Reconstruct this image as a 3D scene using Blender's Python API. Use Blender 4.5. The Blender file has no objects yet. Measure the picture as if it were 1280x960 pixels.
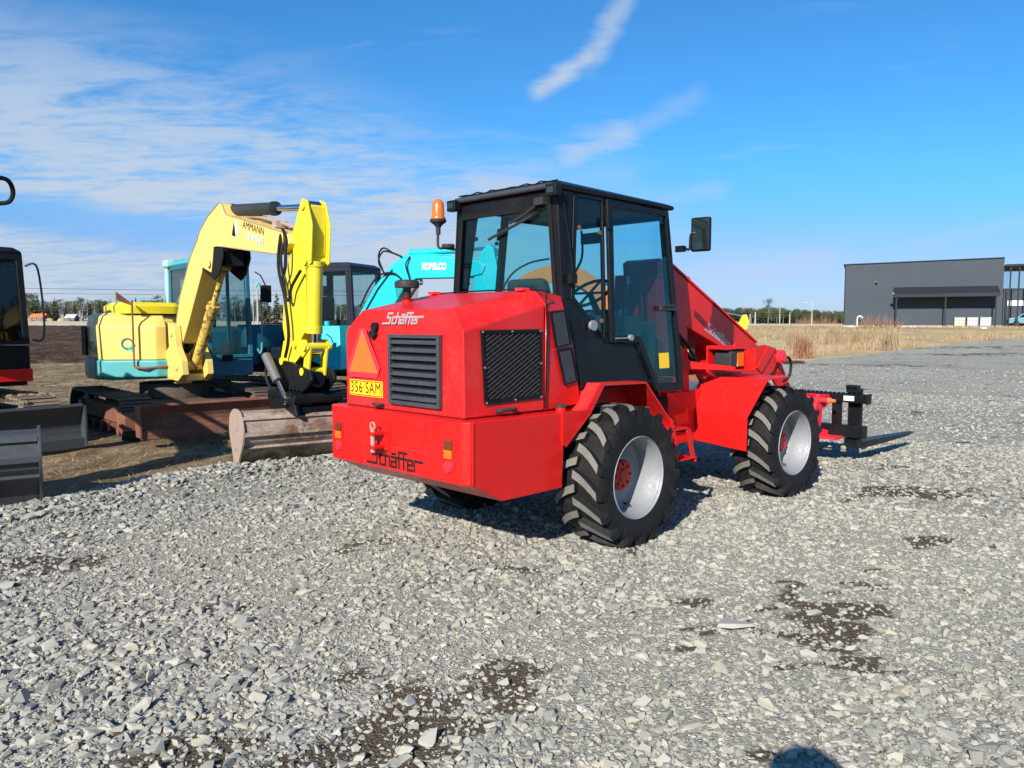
import bpy, bmesh, math, random
import numpy as np
from math import radians as rad, sin, cos, pi, sqrt, atan2, hypot
from mathutils import Vector, Matrix
random.seed(7); RNG = np.random.default_rng(11)
SC = bpy.context.scene
COL = SC.collection

# ---------------------------------------------------------------- materials
MATS = {}
def new_mat(name):
    m = bpy.data.materials.new(name); m.use_nodes = True
    nt = m.node_tree; nt.nodes.clear()
    out = nt.nodes.new('ShaderNodeOutputMaterial')
    MATS[name] = m
    return m, nt, out
def N(nt, kind, **kw):
    n = nt.nodes.new(kind)
    for k, v in kw.items():
        if k in n.inputs: n.inputs[k].default_value = v
        else: setattr(n, k, v)
    return n
def lk(nt, a, b): nt.links.new(a, b)
def rgba(c): return (c[0], c[1], c[2], 1.0)
def mixc(nt, fac, a, b, mode='MIX'):
    n = nt.nodes.new('ShaderNodeMix'); n.data_type = 'RGBA'; n.blend_type = mode
    for sock, v in ((n.inputs[0], fac), (n.inputs[6], a), (n.inputs[7], b)):
        if hasattr(v, 'is_linked') or hasattr(v, 'links'): nt.links.new(v, sock)
        elif isinstance(v, (int, float)): sock.default_value = v
        else: sock.default_value = rgba(v)
    return n.outputs[2]
def noise(nt, scale, detail=4, rough=.6, vec=None, dist=0):
    n = N(nt, 'ShaderNodeTexNoise', Scale=scale, Detail=detail, Roughness=rough, Distortion=dist)
    if vec is not None: lk(nt, vec, n.inputs['Vector'])
    return n.outputs[0]
def ramp(nt, src, a, b, lo=0., hi=1.):
    n = N(nt, 'ShaderNodeMapRange'); n.clamp = True
    lk(nt, src, n.inputs[0]); n.inputs[1].default_value = a; n.inputs[2].default_value = b
    n.inputs[3].default_value = lo; n.inputs[4].default_value = hi
    return n.outputs[0]
def texco(nt, which='Object'): return nt.nodes.new('ShaderNodeTexCoord').outputs[which]
def stretch(nt, vec, s):
    n = N(nt, 'ShaderNodeMapping'); n.inputs['Scale'].default_value = s; lk(nt, vec, n.inputs[0]); return n.outputs[0]

def paint(name, col, rough=.35, metal=0., coat=0., dirt=.15, dirtcol=(.16, .13, .10), dscale=3., fade=None, bump=.0, spots=None, spotcol=(.12, .045, .02), vary=.08):
    """painted or plain surface with worn, dusty variation"""
    m, nt, out = new_mat(name)
    p = N(nt, 'ShaderNodeBsdfPrincipled', Metallic=metal)
    co = texco(nt)
    n1 = noise(nt, dscale, 6, .65, co)
    n2 = noise(nt, dscale * 9, 5, .7, co)
    base = mixc(nt, ramp(nt, n1, .3, .7), [c * (1 - vary) for c in col], [min(1, c * (1 + vary)) for c in col])
    if fade is not None: base = mixc(nt, ramp(nt, noise(nt, dscale * .6, 5, .7, co), .45, .75, 0, .6), base, fade)
    dm = ramp(nt, mixc(nt, .5, n1, n2), .5, .72, 0, dirt)
    base = mixc(nt, dm, base, dirtcol)
    if spots:
        base = mixc(nt, ramp(nt, noise(nt, 14, 8, .75, co), spots, spots + .04), base, spotcol)
    lk(nt, base, p.inputs['Base Color'])
    lk(nt, ramp(nt, n2, .3, .8, rough * .8, min(1, rough * 1.5)), p.inputs['Roughness'])
    p.inputs['Specular IOR Level'].default_value = .32 if name.startswith('red') else (.16 if max(col) < .05 else .5)
    p.inputs['Coat Weight'].default_value = coat; p.inputs['Coat Roughness'].default_value = .12
    if bump:
        b = N(nt, 'ShaderNodeBump', Strength=bump, Distance=.01); lk(nt, n2, b.inputs['Height']); lk(nt, b.outputs[0], p.inputs['Normal'])
    lk(nt, p.outputs[0], out.inputs[0])
    return m
def glass(name, tint, gloss=.9):
    m, nt, out = new_mat(name)
    t = N(nt, 'ShaderNodeBsdfTransparent', Color=rgba(tint))
    g = N(nt, 'ShaderNodeBsdfGlossy', Color=rgba((gloss,) * 3), Roughness=.02)
    lw = N(nt, 'ShaderNodeLayerWeight', Blend=.5)      # facing term, same from both sides of the pane
    pw = N(nt, 'ShaderNodeMath'); pw.operation = 'POWER'; lk(nt, lw.outputs['Facing'], pw.inputs[0]); pw.inputs[1].default_value = 4.
    ma = N(nt, 'ShaderNodeMath'); ma.operation = 'MULTIPLY_ADD'; lk(nt, pw.outputs[0], ma.inputs[0]); ma.inputs[1].default_value = .7; ma.inputs[2].default_value = .022
    f = ma
    mx = N(nt, 'ShaderNodeMixShader'); lk(nt, f.outputs[0], mx.inputs[0]); lk(nt, t.outputs[0], mx.inputs[1]); lk(nt, g.outputs[0], mx.inputs[2])
    lk(nt, mx.outputs[0], out.inputs[0])
    return m

m, nt, out = new_mat('bucket_steel')
p = N(nt, 'ShaderNodeBsdfPrincipled', Roughness=.8, Metallic=.1); co = texco(nt)
a1 = noise(nt, 2.2, 7, .7, stretch(nt, co, (1.2, .9, 2.))); a2 = noise(nt, 7., 6, .75, co); a3 = noise(nt, 30., 4, .7, co)
bs = mixc(nt, ramp(nt, a1, .42, .62), (.30, .235, .19), (.115, .045, .026)); bs = mixc(nt, ramp(nt, a2, .5, .66, 0, .8), bs, (.40, .33, .27)); bs = mixc(nt, ramp(nt, a3, .55, .7, 0, .5), bs, (.06, .03, .02))
lk(nt, bs, p.inputs['Base Color']); bn = N(nt, 'ShaderNodeBump', Strength=.5, Distance=.008); lk(nt, mixc(nt, .5, a2, a3), bn.inputs['Height']); lk(nt, bn.outputs[0], p.inputs['Normal']); lk(nt, p.outputs[0], out.inputs[0])
paint('red', (.60, .009, .008), .36, coat=.18, dirt=.16, dirtcol=(.40, .055, .035), vary=.07, bump=.015)
paint('red_faded', (.58, .012, .012), .40, coat=.10, dirt=.18, dirtcol=(.48, .14, .11), vary=.07, fade=(.58, .045, .042))
paint('red_light', (.75, .03, .05), .3, dirt=.03)
paint('orange_reflector', (.95, .13, .02), .45, dirt=.05)
paint('black', (.007, .008, .010), .34, coat=.03, dirt=.10, dirtcol=(.10, .09, .08))
paint('dark_plastic', (.030, .032, .036), .5, dirt=.25, dirtcol=(.12, .11, .10))
paint('louvre', (.040, .044, .052), .45, dirt=.15, dirtcol=(.16, .15, .14))
paint('rubber', (.012, .012, .013), .55, dirt=.5, dirtcol=(.06, .055, .047), bump=.1)
paint('lug_dust', (.155, .145, .125), .85, dirt=.95, dirtcol=(.05, .047, .042), dscale=9, bump=.3)
paint('silver', (.25, .258, .27), .58, metal=.25, dirt=.12, dirtcol=(.3, .28, .26))
paint('chrome', (.65, .66, .68), .12, metal=1., dirt=.05)
paint('steel', (.16, .155, .15), .5, metal=.4, dirt=.5, dirtcol=(.10, .05, .03))
paint('plate_yellow', (.85, .52, .01), .4, dirt=.05)
paint('ink', (.010, .010, .011), .6, dirt=0)
paint('white', (.72, .72, .70), .45, dirt=.1)
paint('letter_silver', (.36, .34, .35), .35, metal=.2, dirt=.2)
paint('letter_ink', (.02, .012, .012), .5, dirt=0)
paint('amber', (.62, .13, .008), .25, coat=.5, dirt=.05)
paint('lamp_red', (.72, .02, .03), .2, coat=.5)
paint('yellow_rusty', (.62, .45, .09), .5, dirt=.7, dirtcol=(.28, .13, .05), dscale=5, spots=.52, bump=.1)
paint('yellow', (.70, .505, .125), .38, coat=.1, dirt=.30, dirtcol=(.42, .27, .08), dscale=2.2, spots=.665, vary=.06, bump=.03)
paint('yellow_bright', (.66, .53, .022), .38, dirt=.10, dirtcol=(.4, .28, .05), vary=.05, spots=.73)
paint('teal', (.07, .33, .33), .4, dirt=.2, dirtcol=(.12, .16, .14), vary=.06)
paint('pale_teal', (.32, .56, .50), .4, dirt=.15, dirtcol=(.3, .32, .28))
paint('deep_teal', (.012, .105, .150), .4, dirt=.15, dirtcol=(.06, .08, .08))
paint('cyan', (.005, .42, .47), .38, dirt=.12, dirtcol=(.12, .22, .22), vary=.05)
paint('cab_grey', (.020, .022, .032), .35, coat=.05, dirt=.15, dirtcol=(.09, .09, .09))
paint('rust', (.17, .062, .035), .75, dirt=.8, dirtcol=(.28, .16, .10), dscale=4, bump=.4, spots=.62, spotcol=(.05, .025, .018))
paint('mud_metal', (.33, .25, .20), .85, dirt=.9, dirtcol=(.13, .05, .028), dscale=2.6, bump=.4, spots=.60, spotcol=(.12, .045, .025))
paint('grey_steel', (.050, .056, .062), .5, metal=.2, dirt=.85, dirtcol=(.105, .065, .04), dscale=2.2, bump=.15)
paint('mud', (.17, .125, .085), .95, dirt=.5, dirtcol=(.30, .25, .18), dscale=5, bump=.9)
paint('track_dirt', (.075, .055, .042), .85, dirt=.8, dirtcol=(.20, .15, .11), dscale=4, bump=.5)
paint('orange', (.80, .17, .045), .42, dirt=.25, dirtcol=(.35, .2, .12))
paint('seat_cloth', (.035, .036, .042), .8, dirt=.2)
paint('amber_dark', (.13, .030, .008), .15, coat=.5, dirt=.1)
paint('wall_grey', (.062, .070, .083), .5, dirt=.06, dirtcol=(.10, .11, .12), dscale=.4, vary=.04)
paint('trim_dark', (.022, .025, .032), .45, dirt=.05)
paint('concrete', (.42, .41, .39), .8, dirt=.3)
paint('bark', (.16, .12, .09), .9, dirt=.4, dscale=2)
paint('birch_bark', (.45, .42, .37), .8, dirt=.4, dscale=5)
paint('pole_wood', (.34, .32, .29), .8, dirt=.3)
paint('brick_red', (.28, .07, .035), .7, dirt=.2)
paint('roof_dark', (.05, .05, .055), .6)
paint('car_blue', (.12, .25, .33), .3, coat=.5)
paint('jacket', (.03, .035, .05), .8)
paint('skin', (.45, .28, .2), .6)
glass('tinted_glass', (.71, .915, .93))
glass('clear_glass', (.80, .86, .86))
glass('dark_glass', (.35, .40, .42))
glass('bowl_glass', (.86, .82, .78))
MATS['mirror'] = paint('mirror', (.10, .13, .12), .05, metal=.9, dirt=0)
def foliage(name, c1, c2, rough=.8):
    m, nt, out = new_mat(name)
    p = N(nt, 'ShaderNodeBsdfPrincipled', Roughness=rough)
    g = nt.nodes.new('ShaderNodeNewGeometry')
    a = ramp(nt, g.outputs['Random Per Island'], 0, 1)
    lk(nt, mixc(nt, a, c1, c2), p.inputs['Base Color'])
    p.inputs['Specular IOR Level'].default_value = .2
    lk(nt, p.outputs[0], out.inputs[0]); return m
foliage('spruce', (.022, .035, .016), (.060, .078, .036))
foliage('pine', (.05, .070, .030), (.10, .12, .055))
foliage('twigs', (.10, .08, .065), (.20, .165, .135))
foliage('red_twigs', (.22, .10, .055), (.34, .19, .11))
foliage('straw', (.20, .135, .065), (.42, .32, .18))
foliage('straw_pale', (.24, .17, .10), (.46, .34, .21))
# ---------------------------------------------------------------- mesh helper
def v3(p): return Vector(p)
class MB:
    def __init__(s): s.v = []; s.f = []; s.m = []; s.mi = 0
    def slot(s, i): s.mi = i; return s
    def add(s, vs, fs):
        b = len(s.v); s.v += [tuple(p) for p in vs]
        for f in fs: s.f.append([b + i for i in f]); s.m.append(s.mi)
        return s
    def box(s, c, d, rot=None, taper=1.):
        hx, hy, hz = d[0] / 2, d[1] / 2, d[2] / 2
        P = []
        for z, t in ((-hz, 1.), (hz, taper)):
            for x, y in ((-1, -1), (1, -1), (1, 1), (-1, 1)): P.append(Vector((x * hx * t, y * hy * t, z)))
        if rot is not None: P = [rot @ p for p in P]
        return s.add([p + Vector(c) for p in P], [(3, 2, 1, 0), (4, 5, 6, 7), (0, 1, 5, 4), (1, 2, 6, 5), (2, 3, 7, 6), (3, 0, 4, 7)])
    def bb(s, x0, x1, y0, y1, z0, z1): return s.box(((x0 + x1) / 2, (y0 + y1) / 2, (z0 + z1) / 2), (x1 - x0, y1 - y0, z1 - z0))
    def loft(s, rings, caps=True, closed=True):
        n = len(rings[0]); V = [p for r in rings for p in r]; F = []
        for k in range(len(rings) - 1):
            for i in range(n if closed else n - 1):
                j = (i + 1) % n; F.append((k * n + i, k * n + j, (k + 1) * n + j, (k + 1) * n + i))
        if caps: F.append(tuple(range(n - 1, -1, -1))); F.append(tuple((len(rings) - 1) * n + i for i in range(n)))
        return s.add(V, F)
    def prism(s, pts, a, b, axis='y'):
        """pts are (X,Z) for axis y, (Y,Z) for axis x, (X,Y) for axis z"""
        def P(p, t): return (p[0], t, p[1]) if axis == 'y' else ((t, p[0], p[1]) if axis == 'x' else (p[0], p[1], t))
        return s.loft([[P(p, a) for p in pts], [P(p, b) for p in pts]])
    def ring(s, outer, inner, fn, t0, t1):
        n = len(outer); V = []
        for pts in (outer, inner):
            for t in (t0, t1): V += [fn(p[0], p[1], t) for p in pts]
        F = []
        for i in range(n):
            j = (i + 1) % n
            F += [(i, j, n + j, n + i), (2 * n + j, 2 * n + i, 3 * n + i, 3 * n + j), (i, 2 * n + i, 2 * n + j, j), (n + j, 3 * n + j, 3 * n + i, n + i)]
        return s.add(V, F)
    def slab(s, pts, fn, t0, t1): return s.loft([[fn(p[0], p[1], t0) for p in pts], [fn(p[0], p[1], t1) for p in pts]])
    def tube(s, path, r, seg=8, caps=True):
        P = [Vector(p) for p in path]
        if 4 <= len(P) < 12 and not isinstance(r, (list, tuple)):      # bends become smooth curves
            Q = [P[0]] + P + [P[-1]]; P = []
            for i in range(1, len(Q) - 2):
                for k in range(6):
                    t = k / 6; P.append(.5 * ((2 * Q[i]) + (Q[i + 1] - Q[i - 1]) * t + (2 * Q[i - 1] - 5 * Q[i] + 4 * Q[i + 1] - Q[i + 2]) * t * t + (3 * Q[i] - Q[i - 1] - 3 * Q[i + 1] + Q[i + 2]) * t ** 3))
            P.append(Q[-1])
        path = P; rr = r if isinstance(r, (list, tuple)) else [r] * len(P)
        rings = []; up = None
        for i, p in enumerate(P):
            t = (P[min(i + 1, len(P) - 1)] - P[max(i - 1, 0)]).normalized()
            if up is None: up = Vector((0, 0, 1)) if abs(t.z) < .9 else Vector((1, 0, 0))
            a = t.cross(up)
            if a.length < 1e-5: a = t.cross(Vector((0, 1, 0)))
            a.normalize(); b = a.cross(t).normalized(); up = b
            rings.append([p + rr[i] * (cos(2 * pi * k / seg) * a + sin(2 * pi * k / seg) * b) for k in range(seg)])
        return s.loft(rings, caps)
    def cyl(s, a, b, r0, r1=None, seg=16, caps=True): return s.tube([a, b], [r0, r0 if r1 is None else r1], seg, caps)
    def lathe(s, prof, c, axis='y', seg=32, closed=False):
        """prof: (radius, along)"""
        rings = []
        for k in range(seg):
            a = 2 * pi * k / seg; ca, sa = cos(a), sin(a); R = []
            for r, t in prof:
                if axis == 'y': R.append((c[0] + r * ca, c[1] + t, c[2] + r * sa))
                elif axis == 'z': R.append((c[0] + r * ca, c[1] + r * sa, c[2] + t))
                else: R.append((c[0] + t, c[1] + r * ca, c[2] + r * sa))
            rings.append(R)
        n = len(prof); V = [p for r in rings for p in r]; F = []
        for k in range(seg):
            kk = (k + 1) % seg
            for i in range(n if closed else n - 1):
                j = (i + 1) % n; F.append((k * n + i, k * n + j, kk * n + j, kk * n + i))
        return s.add(V, F)
    def build(s, name, mats, parent=None, bevel=0., smooth=None, seg=2, fix=True):
        me = bpy.data.meshes.new(name)
        me.from_pydata(s.v, [], s.f)
        if isinstance(mats, str): mats = [mats]
        for m in mats: me.materials.append(MATS[m])
        me.polygons.foreach_set('material_index', s.m)
        if fix:
            bm = bmesh.new(); bm.from_mesh(me); bmesh.ops.recalc_face_normals(bm, faces=bm.faces); bm.to_mesh(me); bm.free()
        o = bpy.data.objects.new(name, me); COL.objects.link(o)
        if parent is not None: o.parent = parent
        if bevel:
            b = o.modifiers.new('Bevel', 'BEVEL'); b.width = bevel; b.segments = seg; b.limit_method = 'ANGLE'; b.angle_limit = rad(28)
            b.harden_normals = True; me.shade_smooth()
        elif smooth is not None:
            me.shade_smooth(); me.set_sharp_from_angle(angle=rad(smooth))
        return o
def tag(o, label=None, cat=None, group=None, kind=None):
    for k, v in (('label', label), ('category', cat), ('group', group), ('kind', kind)):
        if v: o[k] = v
    return o
def thing(name, loc, heading, label, cat, group=None):
    """Empty at the base of a thing; heading = azimuth to the right of straight ahead"""
    o = bpy.data.objects.new(name, None); COL.objects.link(o)
    o.location = loc; o.rotation_euler = (0, 0, rad(90 - heading)); o.empty_display_size = .3
    return tag(o, label, cat, group)
def sub(name, parent, loc=(0, 0, 0), rz=0.):
    o = bpy.data.objects.new(name, None); COL.objects.link(o); o.parent = parent; o.location = loc; o.rotation_euler = (0, 0, rz); return o
def copy_tree(o, parent=None):
    c = o.copy(); COL.objects.link(c); c.parent = parent
    for ch in o.children: copy_tree(ch, c)
    return c
def text_obj(txt, mat, parent, M, size, name='lettering', depth=.002, sx=1., bold=0., spacing=1., fit=None):
    cu = bpy.data.curves.new(name, 'FONT'); cu.body = txt; cu.size = size; cu.extrude = depth; cu.offset = bold
    cu.align_x = 'CENTER'; cu.align_y = 'CENTER'; cu.space_character = spacing
    t = bpy.data.objects.new(name + '_tmp', cu); COL.objects.link(t)
    me = bpy.data.meshes.new_from_object(t.evaluated_get(bpy.context.evaluated_depsgraph_get()))
    bpy.data.objects.remove(t); bpy.data.curves.remove(cu)
    if fit:
        xs = [v.co.x for v in me.vertices]; sx = fit / (max(xs) - min(xs))
    me.transform(Matrix.Diagonal((sx, 1, 1, 1))); me.transform(M)
    me.materials.clear(); me.materials.append(MATS[mat])
    o = bpy.data.objects.new(name, me); COL.objects.link(o); o.parent = parent; return o
def frame_mat(o, x, y):
    """matrix whose local x,y axes are the given directions, origin o"""
    x = Vector(x).normalized(); y = Vector(y); z = x.cross(y).normalized(); y = z.cross(x)
    M = Matrix.Identity(4)
    for i in range(3): M[i][0] = x[i]; M[i][1] = y[i]; M[i][2] = z[i]; M[i][3] = o[i]
    return M
GL = {'S': (1.0, [[(.80, 1), (.16, 1), (.16, .56), (.66, .56), (.66, 0), (-.42, 0)]]),
      'c': (.62, [[(.45, .62), (0, .62), (0, 0), (.45, 0)]]),
      'h': (.68, [[(0, 1), (0, 0)], [(.04, .62), (.46, .62), (.46, 0)]]),
      'a': (.70, [[(.02, .62), (.48, .62), (.48, 0), (0, 0), (0, .33), (.42, .33)], [(.06, .84), (.18, .84)], [(.30, .84), (.42, .84)]]),
      'f': (.50, [[(.38, 1), (.08, 1), (.08, 0)], [(-.08, .62), (.34, .62)]]),
      'e': (.68, [[(.46, 0), (0, 0), (0, .62), (.46, .62), (.46, .32), (.06, .32)]]),
      'r': (.9, [[(0, 0), (0, .62), (.78, .62)]])}
def stroke_word(word, mat, parent, M, h, name='lettering', w=.13, depth=.002, slant=.0):
    """angular hand-drawn capital lettering built from mitred strokes; starts at x=0"""
    mb = MB(); x = .45; k = 0
    for ch in word:
        adv, strokes = GL[ch]
        for st in strokes:
            P = [Vector((x + a, b)) for a, b in st]; L = []; R = []
            P[0] -= (P[1] - P[0]).normalized() * w * .5; P[-1] += (P[-1] - P[-2]).normalized() * w * .5
            for i, p in enumerate(P):
                d0 = (p - P[i - 1]).normalized() if i else None; d1 = (P[i + 1] - p).normalized() if i < len(P) - 1 else None
                if d0 is None: d0 = d1
                if d1 is None: d1 = d0
                n0 = Vector((-d0.y, d0.x)); n1 = Vector((-d1.y, d1.x)); n = (n0 + n1); n = n / max(.4, n.length_squared) * 2
                L.append(p + n * w / 2); R.append(p - n * w / 2)
            for i in range(len(P) - 1):
                q = [L[i], L[i + 1], R[i + 1], R[i]]; zz = depth / h + .0004 / h * (k % 3)
                mb.loft([[(a.x + slant * a.y, a.y, 0) for a in q], [(a.x + slant * a.y, a.y, zz) for a in q]])
            k += 1
        x += adv
    mb.v = [tuple(M @ (Vector(p) * h)) for p in mb.v]
    return mb.build(name, mat, parent), (x - .1) * h
# ================================================================ THE RED LOADER
LD = thing('wheel_loader', (0.1996, 6.2557, 0), 45.06, 'red articulated telescopic wheel loader with pallet forks, parked on gravel', 'wheel loader')
def rearM(y, z, x=-1.36): return frame_mat((x, y, z), (0, -1, 0), (0, 0, 1))
def sideM(x, z, y=-.66): return frame_mat((x, y, z), (1, 0, 0), (0, 0, 1))
# ---- wheels
def wheel(side, parent, X, Yc, Z, ph):
    w = sub('wheel', parent, (X, Yc, Z))
    t = MB()
    prof = [(.285, -.150), (.300, -.178), (.335, -.196), (.385, -.206), (.425, -.202), (.452, -.184), (.464, -.12), (.468, 0)]
    prof = prof + [(r, -a) for r, a in reversed(prof[:-1])] + [(.27, .12), (.27, -.12)]
    t.lathe(prof, (0, 0, 0), 'y', 64, closed=True)
    n = 17
    for s in (-1, 1):
        for k in range(n):
            a0 = 2 * pi * (k + (.5 if s > 0 else 0)) / n + ph
            st = [(-.012, .462, .504, 0), (.05, .462, .505, .045), (.105, .458, .504, .105), (.155, .452, .500, .185), (.192, .440, .492, .265), (.209, .41, .462, .30), (.2075, .385, .415, .31)]
            rings = []
            for tt, ri, ro, da in st:
                a = a0 - da; wi = .036 / ri; wo = .0275 / ro
                if tt > .2: wo *= .8; wi *= .8
                rings.append([(r * sin(an), s * tt, r * cos(an)) for r, an in ((ri, a - wi), (ro, a - wo), (ro, a + wo), (ri, a + wi))])
            m = len(rings); V = [p for r in rings for p in r]
            for i in range(m - 1):
                for q in range(3):
                    t.mi = 1 if (q == 1 and i < 4) else 0
                    t.add([V[4 * i + q], V[4 * i + q + 1], V[4 * (i + 1) + q + 1], V[4 * (i + 1) + q]], [(0, 1, 2, 3)])
            t.mi = 0; t.add(rings[0], [(0, 1, 2, 3)]); t.add(rings[-1], [(3, 2, 1, 0)])
    def grow(p):
        r = hypot(p[0], p[2])
        if r < .305: return p
        k = (.305 + (r - .305) * 1.09) / r; return (p[0] * k, p[1], p[2] * k)
    t.v = [grow(p) for p in t.v]
    t.build('tyre', ['rubber', 'lug_dust'], w, smooth=28, fix=False)
    o = -1 if side < 0 else 1
    r = MB()
    P = [(.298, .186), (.303, .178), (.297, .171), (.284, .166), (.276, .150), (.272, .125), (.262, .112), (.258, .03), (.254, -.01), (.235, -.032), (.20, -.040), (.115, -.042), (.08, -.042), (.08, -.055), (.235, -.055), (.262, -.04), (.262, -.12), (.295, -.175), (.30, -.185), (.285, -.165), (.275, .0), (.285, .16)]
    r.lathe([(a, o * b) for a, b in P], (0, 0, 0), 'y', 56, closed=True)
    r.build('rim', 'silver', w, smooth=35)
    h = MB()
    h.lathe([(.0, o * .055), (.045, o * .055), (.055, o * .043), (.102, o * .040), (.112, o * .030), (.116, -o * .06), (.0, -o * .07)], (0, 0, 0), 'y', 32)
    for k in range(8):
        a = 2 * pi * k / 8; h.cyl((.080 * cos(a), o * .03, .080 * sin(a)), (.080 * cos(a), o * .052, .080 * sin(a)), .011, seg=6)
    h.build('hub', 'red', w, smooth=35)
    vs = MB(); vs.cyl((.03, o * .02, -.215), (.045, o * .075, -.222), .008, .006, 8).build('tyre_valve', 'black', w)
    return w
wheel(-1, LD, 0, -.832, .4926, .05); wheel(1, LD, 0, .832, .4926, .2)
# ---- front frame (articulated 2.5 degrees to the right)
ART = rad(-2.53)
class FP:      # places a part built in front-frame coordinates
    @staticmethod
    def put(o):
        R = Matrix.Rotation(ART, 3, 'Z'); o.rotation_euler = (0, 0, ART); o.location = Vector((1.2, 0, 0)) - R @ Vector((1.2, 0, 0)); return o
def fpt(p):
    R = Matrix.Rotation(ART, 3, 'Z'); return Vector((1.2, 0, 0)) + R @ (Vector(p) - Vector((1.2, 0, 0)))
for s in (-1, 1):
    w = wheel(s, LD, 0, 0, 0, .13 * s + .3); w.location = fpt((2.4176, s * .832, .4926)); w.rotation_euler = (0, 0, ART)
# ---- rear body
b = MB()
b.prism([(-1.405, .602), (-1.149, .470), (-.573, .470), (-.556, .766), (-.35, .985), (-.55, .992), (-1.405, 1.0)], -.7826, .7826)
b.build('rear_body', 'red', LD, bevel=.008)
b = MB()
o1 = [(-.7243, .601), (.7243, .601), (.7243, .9949), (-.7243, .9949)]; o2 = [(-.780, .604), (.780, .604), (.780, 1.0), (-.780, 1.0)]
b.loft([[(-1.440, y, z) for y, z in o1], [(-1.409, y, z) for y, z in o2]])
cw = b.build('counterweight', 'red', LD, bevel=.008)
for s in (-1, 1): MB().tube([(-1.402, s * .7835, .61), (-1.402, s * .7835, .995)], .006, 6).build('weld_seam', 'red', LD, smooth=40)
b = MB()
b.bb(-.60, 1.25, -.42, .42, .42, .95); b.build('chassis', 'ink', LD, bevel=.01)
b = MB(); b.cyl((0, -.75, .4926), (0, .75, .4926), .085, seg=16); b.lathe([(0, -.2), (.17, -.12), (.19, 0), (.17, .12), (0, .2)], (0, 0, .4926), 'y', 20)
b.build('rear_axle', 'dark_plastic', LD, smooth=40)
# tail lights, one amber over one red at each end
for s in (-1, 1):
    c = -.60 if s < 0 else .645
    f = MB(); f.ring([(c - .062, .655), (c + .062, .655), (c + .062, .895), (c - .062, .895)], [(c - .047, .67), (c + .047, .67), (c + .047, .880), (c - .047, .880)], lambda y, z, t: (t, y, z), -1.445, -1.4405)
    L = f.build('tail_light', 'red', LD, bevel=.002)
    f = MB(); f.bb(-1.452, -1.441, c - .038, c + .038, .815, .874); f.build('lamp_lens', 'amber_dark', L, bevel=.004)
    f = MB(); f.bb(-1.452, -1.441, c - .038, c + .038, .758, .813); f.build('lamp_lens', 'amber', L, bevel=.004)
    f = MB(); f.lathe([(0, -.020), (.034, -.017), (.042, -.006), (.043, 0)], (-1.441, c, .707), 'x', 24); f.build('lamp_lens', 'lamp_red', L, smooth=40)
for y, z in ((.368, .945), (-.358, .949), (.376, .628), (-.353, .63)):
    b = MB(); b.lathe([(0, -.006), (.018, -.006), (.020, 0)], (-1.440, y, z), 'x', 12); b.build('bolt', 'red', LD, smooth=30)
# tow hitch
b = MB(); b.bb(-1.450, -1.4405, .01, .20, .735, .88)
for z in (.762, .855): b.bb(-1.540, -1.450, .06, .15, z - .011, z + .011)
for y, z in ((.03, .75), (.18, .75), (.03, .865), (.18, .865)): b.cyl((-1.462, y, z), (-1.449, y, z), .012, seg=6)
hit = b.build('tow_hitch', 'red', LD, bevel=.003)
b = MB(); b.cyl((-1.515, .105, .725), (-1.515, .105, .885), .016, seg=12)
b.tube([(-1.515, .105 + .024 * cos(a), .905 + .024 * sin(a)) for a in [i * pi / 7 for i in range(15)]], .007, 6)
b.build('hitch_pin', 'mud_metal', hit, smooth=40)
stroke_word('Schaffer', 'letter_ink', LD, rearM(.285, .632, -1.4402), .105, 'nameplate_lettering', w=.165, depth=.0012)
b = MB(); b.ring([(-.385, .612), (.315, .612), (.315, .770), (-.385, .770)], [(-.382, .615), (.312, .615), (.312, .767), (-.382, .767)], lambda y, z, t: (t, y, z), -1.4412, -1.4403)
b.build('nameplate_border', 'red_light', LD)
# ---- hood
hd = MB()
A = [(-1.36, .66, 1.004), (-1.36, -.66, 1.004), (-1.36, -.652, 1.55), (-1.315, -.505, 1.695), (-1.315, .505, 1.695), (-1.36, .652, 1.55)]
B = [(-.625, .66, 1.004), (-.625, -.66, 1.004), (-.625, -.660, 1.722), (-.625, -.550, 1.830), (-.625, .550, 1.830), (-.625, .660, 1.722)]
hd.loft([A, B]); hood = hd.build('hood', 'red_faded', LD, bevel=.010)
hd = MB()
ys = lambda z: (.66 if z < 1.2 else .66 - (z - 1.2) * .075)
C = [(-.612, .66), (-.612, -.66)]
r0 = [(-.612, .655, 1.0), (-.612, -.655, 1.0), (-.612, -.662, 1.722), (-.612, -.552, 1.828), (-.612, .552, 1.828), (-.612, .662, 1.722)]
r1 = [(-.22, .650, 1.02), (-.22, -.650, 1.02), (-.30, -.640, 1.45), (-.375, -.590, 1.796), (-.375, .590, 1.796), (-.30, .640, 1.45)]
hd.loft([r0, r1]); hd.build('cowl', 'red', LD, bevel=.008)
b = MB(); b.bb(-1.352, -.625, -.650, .650, .9955, 1.0045); b.build('hood_seal', 'ink', LD)
b = MB(); b.tube([(-.618, -.664, 1.01), (-.618, -.666, 1.722), (-.618, -.553, 1.834), (-.618, .553, 1.834)], .006, 5); b.build('hood_gap_seal', 'ink', LD)
stroke_word('Schaffer', 'letter_silver', LD, frame_mat((-1.3445, .215, 1.600), (0, -1, 0), (.045, 0, .145)), .074, 'hood_lettering', w=.17, depth=.0015)
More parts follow.
